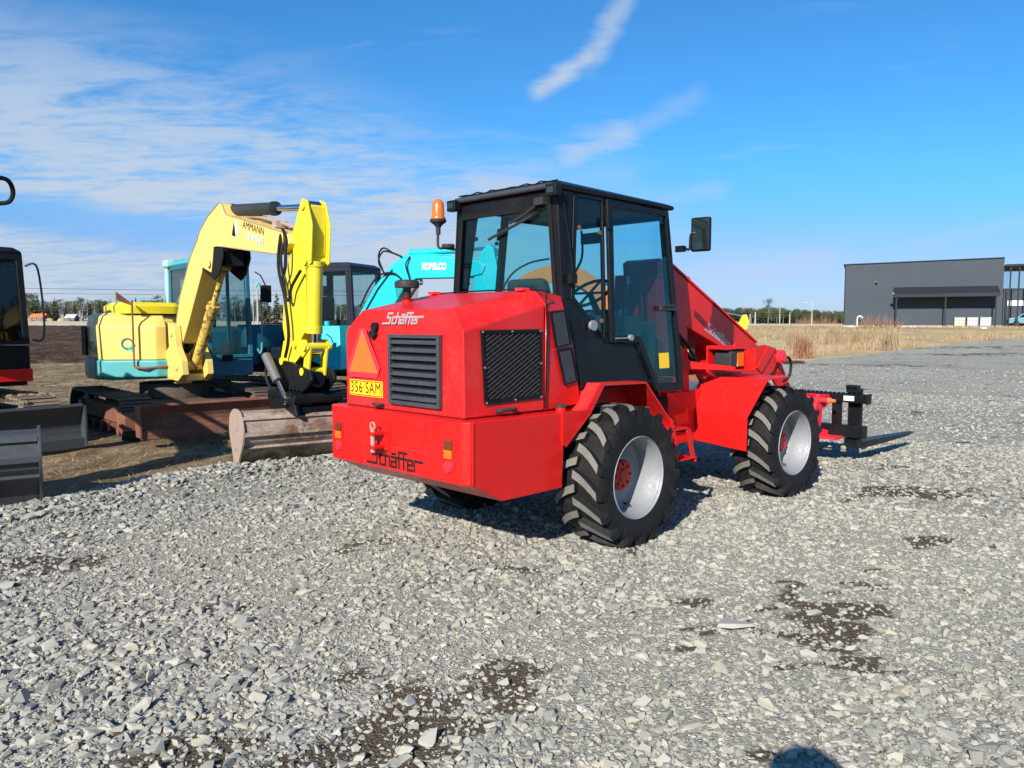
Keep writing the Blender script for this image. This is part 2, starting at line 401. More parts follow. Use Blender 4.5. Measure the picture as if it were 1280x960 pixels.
# exhaust opening
b = MB()
Y0 = .318; b.tube([(-1.30, Y0, 1.525), (-1.3625, Y0, 1.525)], .031, 16); b.tube([(-1.30, Y0 - .012, 1.575), (-1.3612, Y0 - .012, 1.575)], .033, 16)
ex = b.build('exhaust_outlet', 'ink', LD, smooth=40)
b = MB(); b.lathe([(.026, 0), (.026, -.012), (.021, -.012), (.021, .0)], (-1.362, Y0, 1.525), "x", 16); b.build('tailpipe', 'dark_plastic', ex, smooth=40)
# slow vehicle triangle
def tri(pts, x0, x1): return MB().slab(pts, lambda y, z, t: (t, y, z), x0, x1)
tb = tri([(.475, 1.568), (.405, 1.568), (.226, 1.285), (.262, 1.212), (.598, 1.212), (.634, 1.275)], -1.3655, -1.3605).build('warning_triangle', 'red_light', LD, bevel=.001)
tri([(.437, 1.559), (.248, 1.250), (.604, 1.250)], -1.3675, -1.3656).build('reflector', 'orange_reflector', tb)
# number plate
b = MB(); b.bb(-1.3655, -1.3605, .197, .611, 1.078, 1.194); pl = b.build('number_plate', 'plate_yellow', LD, bevel=.003)
b = MB(); b.ring([(.203, 1.084), (.605, 1.084), (.605, 1.188), (.203, 1.188)], [(.208, 1.089), (.600, 1.089), (.600, 1.183), (.208, 1.183)], lambda y, z, t: (t, y, z), -1.3664, -1.3656); b.build('plate_border', 'ink', pl)
text_obj('356·SAM', 'ink', pl, rearM(.404, 1.136, -1.3657), .112, 'plate_number', .001, .80, bold=0., spacing=1.14, fit=.365)
# handles
for P in ([(-1.36, .275, 1.032), (-1.40, .262, 1.036), (-1.405, .20, 1.036), (-1.36, .188, 1.032)],):
    MB().tube(P, .012, 8).build('hood_handle', 'dark_plastic', LD, smooth=50)
MB().tube([(-1.085, -.66, 1.030), (-1.07, -.70, 1.038), (-.95, -.70, 1.040), (-.935, -.66, 1.032)], .013, 8).build('hood_handle', 'dark_plastic', LD, smooth=50)
# rear louvre
def rearfn(y, z, t): return (t, y, z)
b = MB(); b.ring([(.097, 1.052), (-.451, 1.052), (-.451, 1.527), (.097, 1.527)], [(.070, 1.078), (-.424, 1.078), (-.424, 1.503), (.070, 1.503)], rearfn, -1.392, -1.3605)
lv = b.build('louvre', 'louvre', LD, bevel=.003)
b = MB()
for k in range(8):
    z = 1.105 + k * .0535
    b.loft([[(-1.393, y, z - .014), (-1.390, y, z - .017), (-1.366, y, z + .007), (-1.371, y, z + .010)] for y in (-.422, .068)])
b.build('louvre_blades', 'louvre', lv)
b = MB(); b.bb(-1.3635, -1.3608, -.43, .075, 1.07, 1.51); b.build('louvre_backing', 'ink', lv)
# side mesh grille
sfn = lambda x, z, t: (x, t, z)
q = [(-1.192, 1.082), (-.660, 1.090), (-.668, 1.562), (-1.226, 1.558)]; qi = [(-1.170, 1.108), (-.684, 1.113), (-.691, 1.538), (-1.200, 1.534)]
g = MB().ring(q, qi, sfn, -.672, -.6605).build('side_grille', 'black', LD, bevel=.002)
MB().slab(qi, sfn, -.6635, -.6608).build('grille_backing', 'ink', g)
b = MB()
k = 0
for sgn in (1, -1):
    for c in np.arange(-2.2, 1.2, .030 if sgn > 0 else .060):
        P = []   # line z = 1.1 + sgn*.52*(x+1.2) + c clipped to the panel
        x0, x1 = -1.185, -.685
        zz = lambda x: 1.3 + sgn * .55 * (x + .94) + c
        xs = [x0 + (x1 - x0) * i / 60 for i in range(61)]; xs = [x for x in xs if 1.112 < zz(x) < 1.536]
        if len(xs) > 1: b.tube([(xs[0], -.667 - .0012 * (sgn > 0), zz(xs[0])), (xs[-1], -.667 - .0012 * (sgn > 0), zz(xs[-1]))], .0011 if sgn > 0 else .0006, 4)
b.build('grille_mesh', 'steel', g)
for x, z in ((-1.18, 1.093), (-.92, 1.097), (-.67, 1.10), (-1.213, 1.547), (-.95, 1.549), (-.68, 1.551), (-1.196, 1.32), (-.673, 1.33)): MB().cyl((x, -.676, z), (x, -.671, z), .007, seg=8).build('grille_screw', 'silver', g)
# side vents on the cowl
def cy(x, z):   # outer face of the cowl
    t = (x + .612) / .392
    yt = .662 + (z - 1.722) * 0; return -(.660 - .018 * max(0, t))
for Q, n in (([(-.582, 1.684), (-.412, 1.698), (-.340, 1.452), (-.514, 1.428)], 8), ([(-.503, 1.414), (-.336, 1.430), (-.262, 1.182), (-.414, 1.163)], 7)):
    fn = lambda x, z, t: (x, cy(x, z) - t, z)
    cx = sum(p[0] for p in Q) / 4; cz = sum(p[1] for p in Q) / 4
    I = [(cx + (x - cx) * .86, cz + (z - cz) * .91) for x, z in Q]
    g = MB().ring(Q, I, fn, .001, .016).build('side_vent', 'black', LD, bevel=.002)
    MB().slab(I, fn, .001, .0035).build('vent_backing', 'ink', g)
    b = MB()
    for k in range(1, n + 1):
        u = k / (n + 1)
        a = Vector(I[0]).lerp(Vector(I[1]), u); c = Vector(I[3]).lerp(Vector(I[2]), u); h = .0045
        b.slab([(a.x - h, a.y), (a.x + h, a.y), (c.x + h, c.y), (c.x - h, c.y)], fn, .004, .014)
    b.build('vent_slats', 'louvre', g)
# fuel cap, hinges
b = MB(); b.lathe([(.036, 0), (.036, .035), (0, .035)], (-.50, -.700, .985), 'z', 18).build('filler_neck', 'red', LD, smooth=40)
b = MB(); b.lathe([(0, .052), (.035, .050), (.041, .044), (.041, .030), (.0, .028)], (-.50, -.700, .988), 'z', 20); b.build('filler_cap', 'dark_plastic', LD, smooth=40)
for y in (.48, -.48): MB().bb(-.70, -.62, y - .035, y + .035, 1.826, 1.846).build('hood_hinge', 'red_light', LD, bevel=.004)
# air pre-cleaner
b = MB(); c = (-1.0, .384, 1.70)
b.lathe([(.036, 0), (.036, .075), (.05, .085), (.0, .085)], c, 'z', 20); pcn = b.build('air_precleaner', 'red', LD, smooth=40)
MB().lathe([(.0, .078), (.060, .080), (.078, .098), (.084, .125), (.086, .17), (.0, .17)], c, 'z', 28).build('dust_bowl', 'bowl_glass', pcn, smooth=40)
MB().lathe([(.0, .165), (.090, .165), (.092, .195), (.086, .212), (.06, .222), (.0, .224)], c, 'z', 28).build('cover', 'dark_plastic', pcn, smooth=40)
MB().cyl((c[0], c[1], c[2] + .07), (c[0], c[1], c[2] + .165), .030, seg=14).build('inner_tube', 'dark_plastic', pcn, smooth=40)
# ---- rear fenders
for s in (-1, 1):
    b = MB()
    path = [(-.565, .768), (-.300, .975), (-.145, 1.168), (.375, 1.155), (.785, .765)]; th = .012
    inn = [(x * .985 + .004, z - .014) for x, z in path]
    for i in range(4):
        q = [path[i], path[i + 1], inn[i + 1], inn[i]]
        b.prism(q, s * .50, s * .800)
    b.bb(-.5, .6, min(s * .50, s * .46), max(s * .5, s * .46), .70, 1.16)
    b.build('rear_fender', 'red_faded' if s < 0 else 'red', LD)
    b = MB()   # skirt closing the body side to the arch
    b.slab([(-.556, .766), (-.30, 1.165), (-.205, 1.165), (-.30, 1.02), (-.36, .985)], sfn, s * .7840, s * .7780) if False else b.slab([(-.565, .768), (-.300, .975), (-.145, 1.168), (-.18, 1.168), (-.33, .994), (-.59, .994), (-.59, .768)], sfn, s * .7835, s * .7990)
    b.build('fender_skirt', 'red', LD)
    # step bracket ahead of the fender
    b = MB()
    for x0, z0, x1, z1 in ((.60, .86, .62, 1.10),): pass
    b.loft([[(x, s * .56, z) for x, z in ((.50, 1.08), (.60, 1.08), (1.00, .52), (.90, .50))], [(x, s * .57, z) for x, z in ((.50, 1.08), (.60, 1.08), (1.00, .52), (.90, .50))]])
    b.loft([[(x, s * .86, z) for x, z in ((.61, .86), (.645, .84), (.74, .56), (.70, .50))], [(x, s * .872, z) for x, z in ((.61, .86), (.645, .84), (.74, .56), (.70, .50))]])
    b.bb(.64, .86, min(s * .56, s * .87), max(s * .56, s * .87), .750, .768); b.bb(.70, .98, min(s * .56, s * .88), max(s * .56, s * .88), .500, .515)
    b.bb(.845, .862, min(s * .56, s * .87), max(s * .56, s * .87), .72, .766); b.bb(.965, .982, min(s * .56, s * .88), max(s * .56, s * .88), .47, .515)
    b.loft([[(x, s * .855, z) for x, z in ((.84, .75), (.90, .75), (.985, .50), (.93, .50))], [(x, s * .868, z) for x, z in ((.84, .75), (.90, .75), (.985, .50), (.93, .50))]])
    b.build('cab_step', 'red', LD, bevel=.003)
# ---- cab
def cyf(z): return .54 + .074 * (2.55 - z)
def cside(s): return lambda x, z, t: (x, s * (cyf(z) + t), z)
for s in (-1, 1):
    f = cside(s)
    b = MB()
    b.slab([(-.37, 1.78), (-.255, 1.769), (.095, 1.452), (.477, 1.445), (.655, 1.12), (-.215, 1.12)], f, -.03, .0)     # lower panel
    b.slab([(-.37, 1.785), (-.37, 2.545), (-.200, 2.545), (-.275, 1.77)], f, -.03, .0)                                     # rear pillar
    b.slab([(-.36, 2.500), (-.36, 2.55), (1.06, 2.55), (1.05, 2.540), (-.1, 2.540)], f, -.03, .004)
    b.ring([(-.278, 1.772), (-.19, 2.548), (.155, 2.548), (.105, 1.450)], [(-.236, 1.788), (-.150, 2.520), (.132, 2.520), (.083, 1.500)], f, -.026, .004)
    b.slab([(1.0, 2.53), (1.035, 2.53), (1.145, 1.04), (1.085, 1.04)], f, -.05, -.006)
    b.build('cab_side', 'black', LD, bevel=.005)
    MB().slab([(-.236, 1.788), (-.150, 2.520), (.132, 2.520), (.083, 1.500)], f, -.012, -.006).build('side_window', 'tinted_glass', LD)
    # door
    D = [(.166, 2.538), (.975, 2.525), (1.083, 1.043), (.698, 1.053), (.477, 1.448), (.128, 1.457)]
    Di = [(.232, 2.478), (.938, 2.480), (1.030, 1.108), (.722, 1.118), (.512, 1.500), (.185, 1.510)]
    d = MB().ring(D, Di, f, .002, .030).build('door', 'black', LD, bevel=.006)
    MB().slab(Di, f, .008, .014).build('door_glass', 'tinted_glass', d)
    b = MB(); b.slab([(.775, 1.705), (.775, 1.745), (1.005, 1.745), (1.005, 1.705)], f, .028, .055); b.slab([(.80, 1.735), (.80, 1.755), (.96, 1.755), (.96, 1.735)], f, .055, .062)
    b.build('door_handle', 'dark_plastic', d, bevel=.006)
    b = MB()
    for z in (2.36, 1.58): MB().slab([(.135, z - .05), (.135, z + .05), (.165, z + .05), (.165, z - .05)], f, .03, .05).build('door_hinge', 'black', d, bevel=.004)
    MB().slab([(.765, 1.235), (.765, 1.36), (.905, 1.36), (.905, 1.235)], f, .0142, .0152).build('yellow_sticker', 'plate_yellow', d)
    MB().lathe([(0, 0), (.034, 0), (.038, -.012 * 1), (.038, -.03), (0, -.03)], (-.09, s * (cyf(1.58) + .02), 1.585), 'y', 18).build('cab_lock', 'silver', LD, smooth=40)
    b = MB(); b.slab([(-.19, 1.50), (-.19, 1.67), (.0, 1.60), (.0, 1.50)], f, .0005, .004); b.build('latch_plate', 'black', LD, bevel=.001)
    b = MB(); b.cyl((.36, s * (cyf(1.5) + .03), 1.49), (.36, s * (cyf(1.5) + .055), 1.49), .024, seg=14); b.tube([(.18, s * (cyf(1.5) + .035), 1.487), (.34, s * (cyf(1.5) + .04), 1.487)], .006, 6); b.build('door_lock', 'silver', LD, smooth=40)
    for x, z in ((-.14, 2.30), (.10, 2.28), (-.21, 1.93), (.07, 1.62)): MB().lathe([(0, .022), (.016, .020), (.018, 0), (0, 0)], (x, s * cyf(z) + (s * .0), z), 'y', 10).build('window_fastener', 'rust', LD, smooth=40)
# ends
def ends(x): return lambda y, z, t: (x + t, y, z)
ro = [(-.60, 1.76), (.60, 1.76), (.535, 2.55), (-.535, 2.55)]; ri = [(-.530, 1.80), (.530, 1.80), (.470, 2.435), (-.470, 2.435)]
MB().ring(ro, ri, ends(-.372), 0, .035).build('rear_wall', 'black', LD, bevel=.005)
rw = MB().slab([(-.532, 1.80), (.532, 1.80), (.472, 2.437), (-.472, 2.437)], ends(-.362), 0, .006).build('rear_window', 'tinted_glass', LD)
MB().ring([(-.55, 1.79), (.55, 1.79), (.49, 2.455), (-.49, 2.455)], [(-.515, 1.815), (.515, 1.815), (.458, 2.42), (-.458, 2.42)], ends(-.384), 0, .010).build('window_seal', 'ink', rw, bevel=.003)
ro = [(-.61, 1.15), (.61, 1.15), (.535, 2.55), (-.535, 2.55)]; ri = [(-.55, 1.25), (.55, 1.25), (.475, 2.46), (-.475, 2.46)]
fw = lambda x: (lambda y, z, t: (1.11 - .072 * (z - 1.15) + t, y, z))
MB().ring(ro, ri, fw(0), -.035, .0).build('front_wall', 'black', LD, bevel=.005)
MB().slab(ri, fw(0), -.02, -.014).build('windscreen', 'tinted_glass', LD)
b = MB()
b.loft([[(-.39, y, 2.552) for y in (-.555, .555)] + [(1.085, .555, 2.545), (1.085, -.555, 2.545)], [(-.385, y, 2.590) for y in (-.56, .56)] + [(1.095, .56, 2.575), (1.095, -.56, 2.575)],
        [(-.34, y, 2.625) for y in (-.50, .50)] + [(1.03, .50, 2.60), (1.03, -.50, 2.60)]])
b.build('cab_roof', 'black', LD, bevel=.012)
b = MB(); b.bb(-.34, 1.05, -.52, .52, 2.50, 2.548); b.build('headliner', 'dark_plastic', LD)
b = MB(); b.bb(-.33, 1.08, -.58, .58, 1.10, 1.14); b.bb(-.35, .02, -.5, .5, 1.14, 1.62); b.build('cab_floor', 'dark_plastic', LD, bevel=.01)
b = MB(); b.box((.18, 0, 1.60), (.50, .50, .14)); b.loft([[(-.10 + x, y, 1.62) for x, y in ((0, -.24), (.12, -.24), (.12, .24), (0, .24))], [(-.17 + x, y, 1.95) for x, y in ((0, -.20), (.10, -.20), (.10, .20), (0, .20))]])
b.bb(-.02, .35, -.2, .2, 1.14, 1.54); b.build('seat', 'seat_cloth', LD, bevel=.045, seg=3)
b = MB(); b.bb(.82, 1.06, -.42, .42, 1.14, 1.62); b.box((.80, 0, 1.60), (.30, .5, .16), Matrix.Rotation(rad(-25), 3, 'Y')); b.build('dashboard', 'dark_plastic', LD, bevel=.03)
b = MB()
c = Vector((.66, 0, 1.86)); ux = Vector((.80, 0, .6)).normalized() * .19
b.tube([c + ux * cos(a) + Vector((0, .19, 0)) * sin(a) for a in [i * pi / 14 for i in range(29)]], .014, 8, False)
b.tube([c - ux, c + ux], .012, 6); b.tube([c + Vector((0, -.19, 0)), c + Vector((0, .19, 0))], .012, 6); b.cyl(c, (.84, 0, 1.58), .025, .035, 10)
b.build('steering_wheel', 'black', LD, smooth=40)
b = MB(); b.bb(.15, .70, -.52, -.36, 1.30, 1.66); b.tube([(.55, -.44, 1.66), (.60, -.44, 1.92)], .014, 8); b.lathe([(0, 0), (.03, .01), (.03, .07), (0, .09)], (.605, -.44, 1.90), 'z', 10)
b.build('control_console', 'dark_plastic', LD, bevel=.02)
b = MB()
for k in range(3): b.tube([(.42 + .05 * k, -.40, 1.64), (.43 + .05 * k, -.41, 1.80 - .02 * k)], .008, 6); b.lathe([(0, 0), (.016, .008), (.016, .03), (0, .04)], (.43 + .05 * k, -.41, 1.79 - .02 * k), 'z', 8)
b.build('control_levers', 'ink', LD, smooth=40)
b = MB(); b.tube([(.95, .38, 1.60), (.90, .42, 1.95), (.98, .36, 2.20), (1.02, .40, 2.45)], .012, 6); b.tube([(1.0, -.20, 1.62), (.97, -.22, 1.85), (1.03, -.16, 1.95)], .010, 6); b.build('cab_cable', 'ink', LD, smooth=40)
b = MB(); b.lathe([(0, 0), (.055, .0), (.055, .26), (.03, .30), (.02, .34), (0, .34)], (-.18, -.42, 1.62), 'z', 14); b.build('fire_extinguisher', 'red_light', LD, smooth=40)
MB().box((.93, .22, 2.36), (.02, .22, .10)).build('interior_mirror', 'black', LD, bevel=.01)
# wipers, lights, wiring
b = MB(); b.tube([(-.40, -.40, 2.47), (-.42, -.28, 2.40), (-.405, -.10, 2.345)], .010, 6); b.tube([(-.395, -.33, 2.385), (-.398, .14, 2.245)], .011, 6); b.box((-.40, -.41, 2.475), (.05, .09, .05))
b.build('wiper', 'dark_plastic', rw, smooth=40)
for y in (.515, -.555):
    b = MB(); b.box((-.425, y, 2.535), (.07, .10, .085)); b.bb(-.40, -.37, y - .02, y + .02, 2.55, 2.60)
    wl = b.build('work_light', 'black', LD, bevel=.008)
    MB().box((-.462, y, 2.535), (.006, .060, .045)).build('lens', 'mirror', wl, bevel=.004)
b = MB(); P = [(-.385 + .01 * sin(i * 1.9), .50 - i * .075, 2.612 + .008 * sin(i * 2.7)) for i in range(15)]; b.tube(P, .0055, 5)
b.tube([(-.36, -.60 + .03, 2.55), (-.30, -.575, 2.30), (-.275, -.60, 2.05), (-.29, -.615, 1.93)], .005, 5); b.box((-.29, -.62, 1.92), (.06, .04, .07)); b.build('roof_wiring', 'ink', LD, smooth=40)
MB().tube([(-.40, y, 2.575) for y in (-.53, .50)], .022, 10).build('roof_rail', 'louvre', LD, smooth=40)
# beacon on the left rear pillar
b = MB(); bx, by = -.40, .655
b.tube([(-.33, .585, 2.20), (bx, by - .0, 2.215), (bx - .015, by + .045, 2.215), (bx - .015, by + .075, 2.25), (bx - .01, by + .075, 2.36)], .011, 8)
b.lathe([(0, 0), (.05, 0), (.055, .015), (.05, .03), (0, .03)], (bx + .015, by - .02, 2.215), 'z', 16); b.lathe([(0, 0), (.02, 0), (.02, .06), (0, .06)], (bx - .01, by + .075, 2.33), 'z', 12)
bc = b.build('beacon_bracket', 'dark_plastic', LD, smooth=40)
c = (bx - .01, by + .075, 2.385)
MB().lathe([(.02, 0), (.032, .02), (.066, .045), (.068, .065), (.055, .07), (0, .07)], c, 'z', 24).build('beacon_base', 'dark_plastic', bc, smooth=35)
MB().lathe([(.060, .068), (.062, .080), (.052, .092), (.050, .18), (.040, .212), (.022, .228), (0, .232)], c, 'z', 28).build('beacon_lens', 'amber', bc, smooth=50)
# mirrors
for s in (-1, 1):
    b = MB(); b.box((1.075, s * .63, 2.22), (.04, .08, .05)); b.tube([(1.09, s * .67, 2.22), (1.105, s * .70, 2.22), (1.115, s * .70, 2.32), (1.12, s * .715, 2.345), (1.13, s * .735, 2.35)], .011, 8)
    mr = b.build('mirror_arm', 'black', LD, smooth=40)
    R = Matrix.Rotation(rad(-8 * s), 3, 'Z')
    hsg = MB().box((1.155, s * .775, 2.335), (.045, .17, .28), R).build('mirror_housing', 'black', mr, bevel=.016, seg=3)
    MB().box(Vector((1.155, s * .775, 2.335)) + R @ Vector((-.0235, 0, 0)), (.004, .142, .248), R).build('mirror_glass', 'mirror', mr, bevel=.002)
# ---- front end
def fb(mb, name, mat, **k): return FP.put(mb.build(name, mat, LD, **k))
b = MB(); b.bb(1.35, 3.0, -.34, .34, .50, .98); b.loft([[(1.30, y, z) for y, z in ((-.30, .6), (.30, .6), (.24, 2.05), (-.24, 2.05))], [(1.75, y, z) for y, z in ((-.34, .5), (.34, .5), (.24, 1.9), (-.24, 1.9))]])
fb(b, 'front_frame', 'red', bevel=.01)
b = MB(); b.cyl((2.4176, -.75, .4926), (2.4176, .75, .4926), .085, seg=16); fb(b, 'front_axle', 'dark_plastic', smooth=40)
b = MB(); b.cyl((1.2, 0, .45), (1.2, 0, 1.0), .09, seg=16); b.bb(1.05, 1.4, -.15, .15, .55, .65); b.bb(1.05, 1.4, -.15, .15, .85, .95); fb(b, 'articulation_joint', 'ink', smooth=40)
for s in (-1, 1):
    th = .012
    P = [[(1.80, s * .28, .515), (1.80, s * .875, .465)], [(1.785, s * .30, .79), (1.80, s * .875, .775)], [(1.98, s * .34, 1.098), (1.98, s * .965, 1.108)], [(2.36, s * .34, 1.115), (2.36, s * .965, 1.115)]]
    b = MB()
    for i in range(3):
        q = [P[i][0], P[i][1], P[i + 1][1], P[i + 1][0]]
        b.loft([q, [(x + .011, y, z - (.012 if i else 0)) for x, y, z in q]])
    b.loft([[(x, s * .30, z) for x, z in ((1.79, .52), (1.79, .79), (1.98, 1.095), (2.5, 1.095), (2.5, .52))], [(x, s * .315, z) for x, z in ((1.79, .52), (1.79, .79), (1.98, 1.095), (2.5, 1.095), (2.5, .52))]])
    fb(b, 'front_fender', 'red')
    # lamp bracket and lamp
    b = MB(); b.bb(1.90, 2.34, min(s * .375, s * .39), max(s * .375, s * .39), 1.10, 1.395); b.bb(1.90, 2.30, min(s * .39, s * .60), max(s * .39, s * .60), 1.362, 1.374)
    b.loft([[(1.40, s * .26, 1.20), (1.40, s * .26, 1.29), (1.415, s * .26, 1.29), (1.415, s * .26, 1.20)], [(2.0, s * .62, 1.165), (2.0, s * .62, 1.20), (2.015, s * .62, 1.20), (2.015, s * .62, 1.165)]])
    b.bb(1.93, 2.22, min(s * .36, s * .70), max(s * .36, s * .70), 1.165, 1.177)
    b.bb(2.215, 2.23, min(s * .46, s * .70), max(s * .46, s * .70), 1.165, 1.36)
    fb(b, 'lamp_bracket', 'red', bevel=.002)
    b = MB(); b.prism([(min(s * .42, s * .60), 1.182), (max(s * .42, s * .60), 1.182), (max(s * .42, s * .60), 1.345), (min(s * .42, s * .60), 1.345)], 1.96, 2.205, 'x')
    hl = fb(b, 'headlight', 'dark_plastic', bevel=.02)
    b = MB(); b.bb(2.06, 2.17, min(s * .60, s * .612), max(s * .60, s * .612), 1.20, 1.33); fb(b, 'indicator', 'amber', bevel=.006)
# boom
bw = .20
b = MB()
prof = [(1.36, 2.16), (1.42, 2.19), (1.52, 2.155), (3.12, 1.372), (3.16, 1.28), (3.02, 1.16), (1.62, 1.64), (1.40, 1.80)]
b.prism(prof, -bw, bw)
bm_ = fb(b, 'boom', 'red', bevel=.012)
b = MB(); b.loft([[(1.55, y, 2.150) for y in (-.205, .205)] + [(3.10, .205, 1.392), (3.10, -.205, 1.392)], [(1.56, y, 2.168) for y in (-.205, .205)] + [(3.11, .205, 1.410), (3.11, -.205, 1.410)]])
fb(b, 'boom_top_plate', 'red_faded', bevel=.003)
b = MB()
d = (Vector((3.16, 1.341)) - Vector((1.675, 2.017))).normalized()
o = fpt((2.13, -bw - .0006, 1.545)); xa = Vector((d.x, 0, d.y)); xa.rotate(Matrix.Rotation(ART, 3, 'Z'))
lt, _ = stroke_word('Schaffer', 'letter_silver', LD, frame_mat(o, xa, Vector((-d.y, 0, d.x))), .080, 'boom_lettering', w=.19, depth=.0015)
b = MB()
for s in (-1, 1):
    b.prism([(2.55, 1.14), (2.62, 1.40), (2.95, 1.36), (3.22, 1.375), (3.44, 1.335), (3.50, 1.24), (3.40, 1.10), (3.18, .92), (2.75, .92)], s * .215, s * .235)
    b.prism([(3.02, 1.14), (3.22, 1.355), (3.40, 1.33), (3.12, 1.08)], s * .2355, s * .255)
fb(b, 'boom_head', 'red', bevel=.005)
b = MB(); b.cyl((3.52, -.27, 1.235), (3.52, .27, 1.235), .078, seg=24)
b.lathe([(0, 0), (.05, 0), (.05, .02), (0, .02)], (3.52, -.29, 1.235), 'y', 16); b.cyl((1.97, -.10, 1.985), (1.97, .10, 1.985), .07, seg=20)
fb(b, 'pivot_pin', 'red_light', smooth=35)
b = MB()
b.prism([(3.44, 1.26), (3.60, 1.27), (3.82, .98), (4.06, .70), (4.10, .52), (3.98, .50), (3.76, .76), (3.50, 1.02)], -.17, -.13)
b.prism([(3.44, 1.26), (3.60, 1.27), (3.82, .98), (4.06, .70), (4.10, .52), (3.98, .50), (3.76, .76), (3.50, 1.02)], .13, .17)
b.cyl((3.62, -.18, 1.09), (3.62, .18, 1.09), .045, seg=14); b.cyl((3.50, 0, 1.03), (4.00, 0, .62), .05, seg=14)
fb(b, 'tilt_arm', 'red', bevel=.005)
b = MB(); b.tube([(3.50, -.22, 1.20), (3.66, -.25, 1.23), (3.74, -.25, 1.15), (3.73, -.24, 1.02), (3.64, -.22, .96)], .016, 8)
b.tube([(1.52, -.30, 1.50), (1.66, -.27, 1.40), (1.90, -.23, 1.24), (2.2, -.23, 1.12)], .018, 8); b.tube([(1.50, -.31, 1.54), (1.70, -.29, 1.42), (1.95, -.25, 1.22)], .014, 8)
fb(b, 'hydraulic_hoses', 'rubber', smooth=40)
b = MB(); b.cyl((1.55, 0, 1.15), (2.5, 0, 1.16), .07, seg=16); b.cyl((2.5, 0, 1.16), (2.9, 0, 1.10), .035, seg=12); fb(b, 'lift_cylinder', 'red', smooth=40)
b = MB(); b.tube([(1.90, -.02, 2.03), (2.05, -.06, 2.02), (2.12, -.03, 1.99)], .014, 6); b.lathe([(0, 0), (.03, 0), (.03, .03), (0, .03)], (2.02, -.05, 1.99), 'z', 10); fb(b, 'pipe_clamp', 'dark_plastic')
# quick coupler and forks
b = MB()
for y in (-.36, -.20, .20, .36):
    b.prism([(4.12, .30), (4.44, .30), (4.44, .36), (4.24, .40), (4.27, .62), (4.44, .68), (4.44, .78), (4.16, .80), (4.08, .62)], y - .014, y + .014)
b.bb(4.10, 4.22, -.36, .36, .60, .74); b.cyl((4.20, -.46, .73), (4.20, .46, .73), .030, seg=12); b.bb(4.20, 4.41, -.56, -.21, .285, .315)
fb(b, 'quick_coupler', 'red_light', bevel=.004)
b = MB(); b.cyl((4.20, -.47, .73), (4.20, -.50, .73), .034, seg=12); b.cyl((4.20, -.50, .73), (4.20, -.55, .73), .020, seg=10); fb(b, 'locking_pin', 'orange', smooth=40)
b = MB()
b.bb(4.43, 4.53, -.80, .80, .700, .80); b.bb(4.42, 4.53, -.78, .78, .30, .44)
for y in (-.44, .44): b.bb(4.46, 4.52, y - .05, y + .05, .44, .71)
for k in range(26): b.bb(4.455, 4.50, -.68 + k * .052, -.655 + k * .052, .799, .812)
b.bb(4.40, 4.53, -.815, -.80, .69, .81); b.bb(4.40, 4.53, .80, .815, .69, .81)
cr = fb(b, 'fork_carriage', 'black', bevel=.006)
for y in (-.62, .58):
    b = MB()
    b.bb(4.535, 4.59, y - .075, y + .075, .24, .86); b.bb(4.46, 4.534, y - .07, y + .07, .815, .865); b.bb(4.44, 4.54, y - .065, y + .065, .866, .90)
    b.loft([[(4.46, y - .075, .215), (4.46, y + .075, .215), (4.46, y + .075, .295), (4.46, y - .075, .295)], [(4.60, y - .075, .165), (4.60, y + .075, .165), (4.60, y + .075, .245), (4.60, y - .075, .245)], [(5.20, y - .072, .165), (5.20, y + .072, .165), (5.20, y + .072, .235), (5.20, y - .072, .235)],
            [(5.98, y - .055, .175), (5.98, y + .055, .175), (5.98, y + .055, .212), (5.98, y - .055, .212)], [(6.24, y - .03, .190), (6.24, y + .03, .190), (6.24, y + .03, .205), (6.24, y - .03, .205)]])
    tn = b.build('fork_tine', 'black', cr, bevel=.005)
b = MB(); b.box((4.428, -.60, .75), (.002, .12, .055)); st = b.build('carriage_sticker', 'white', cr)
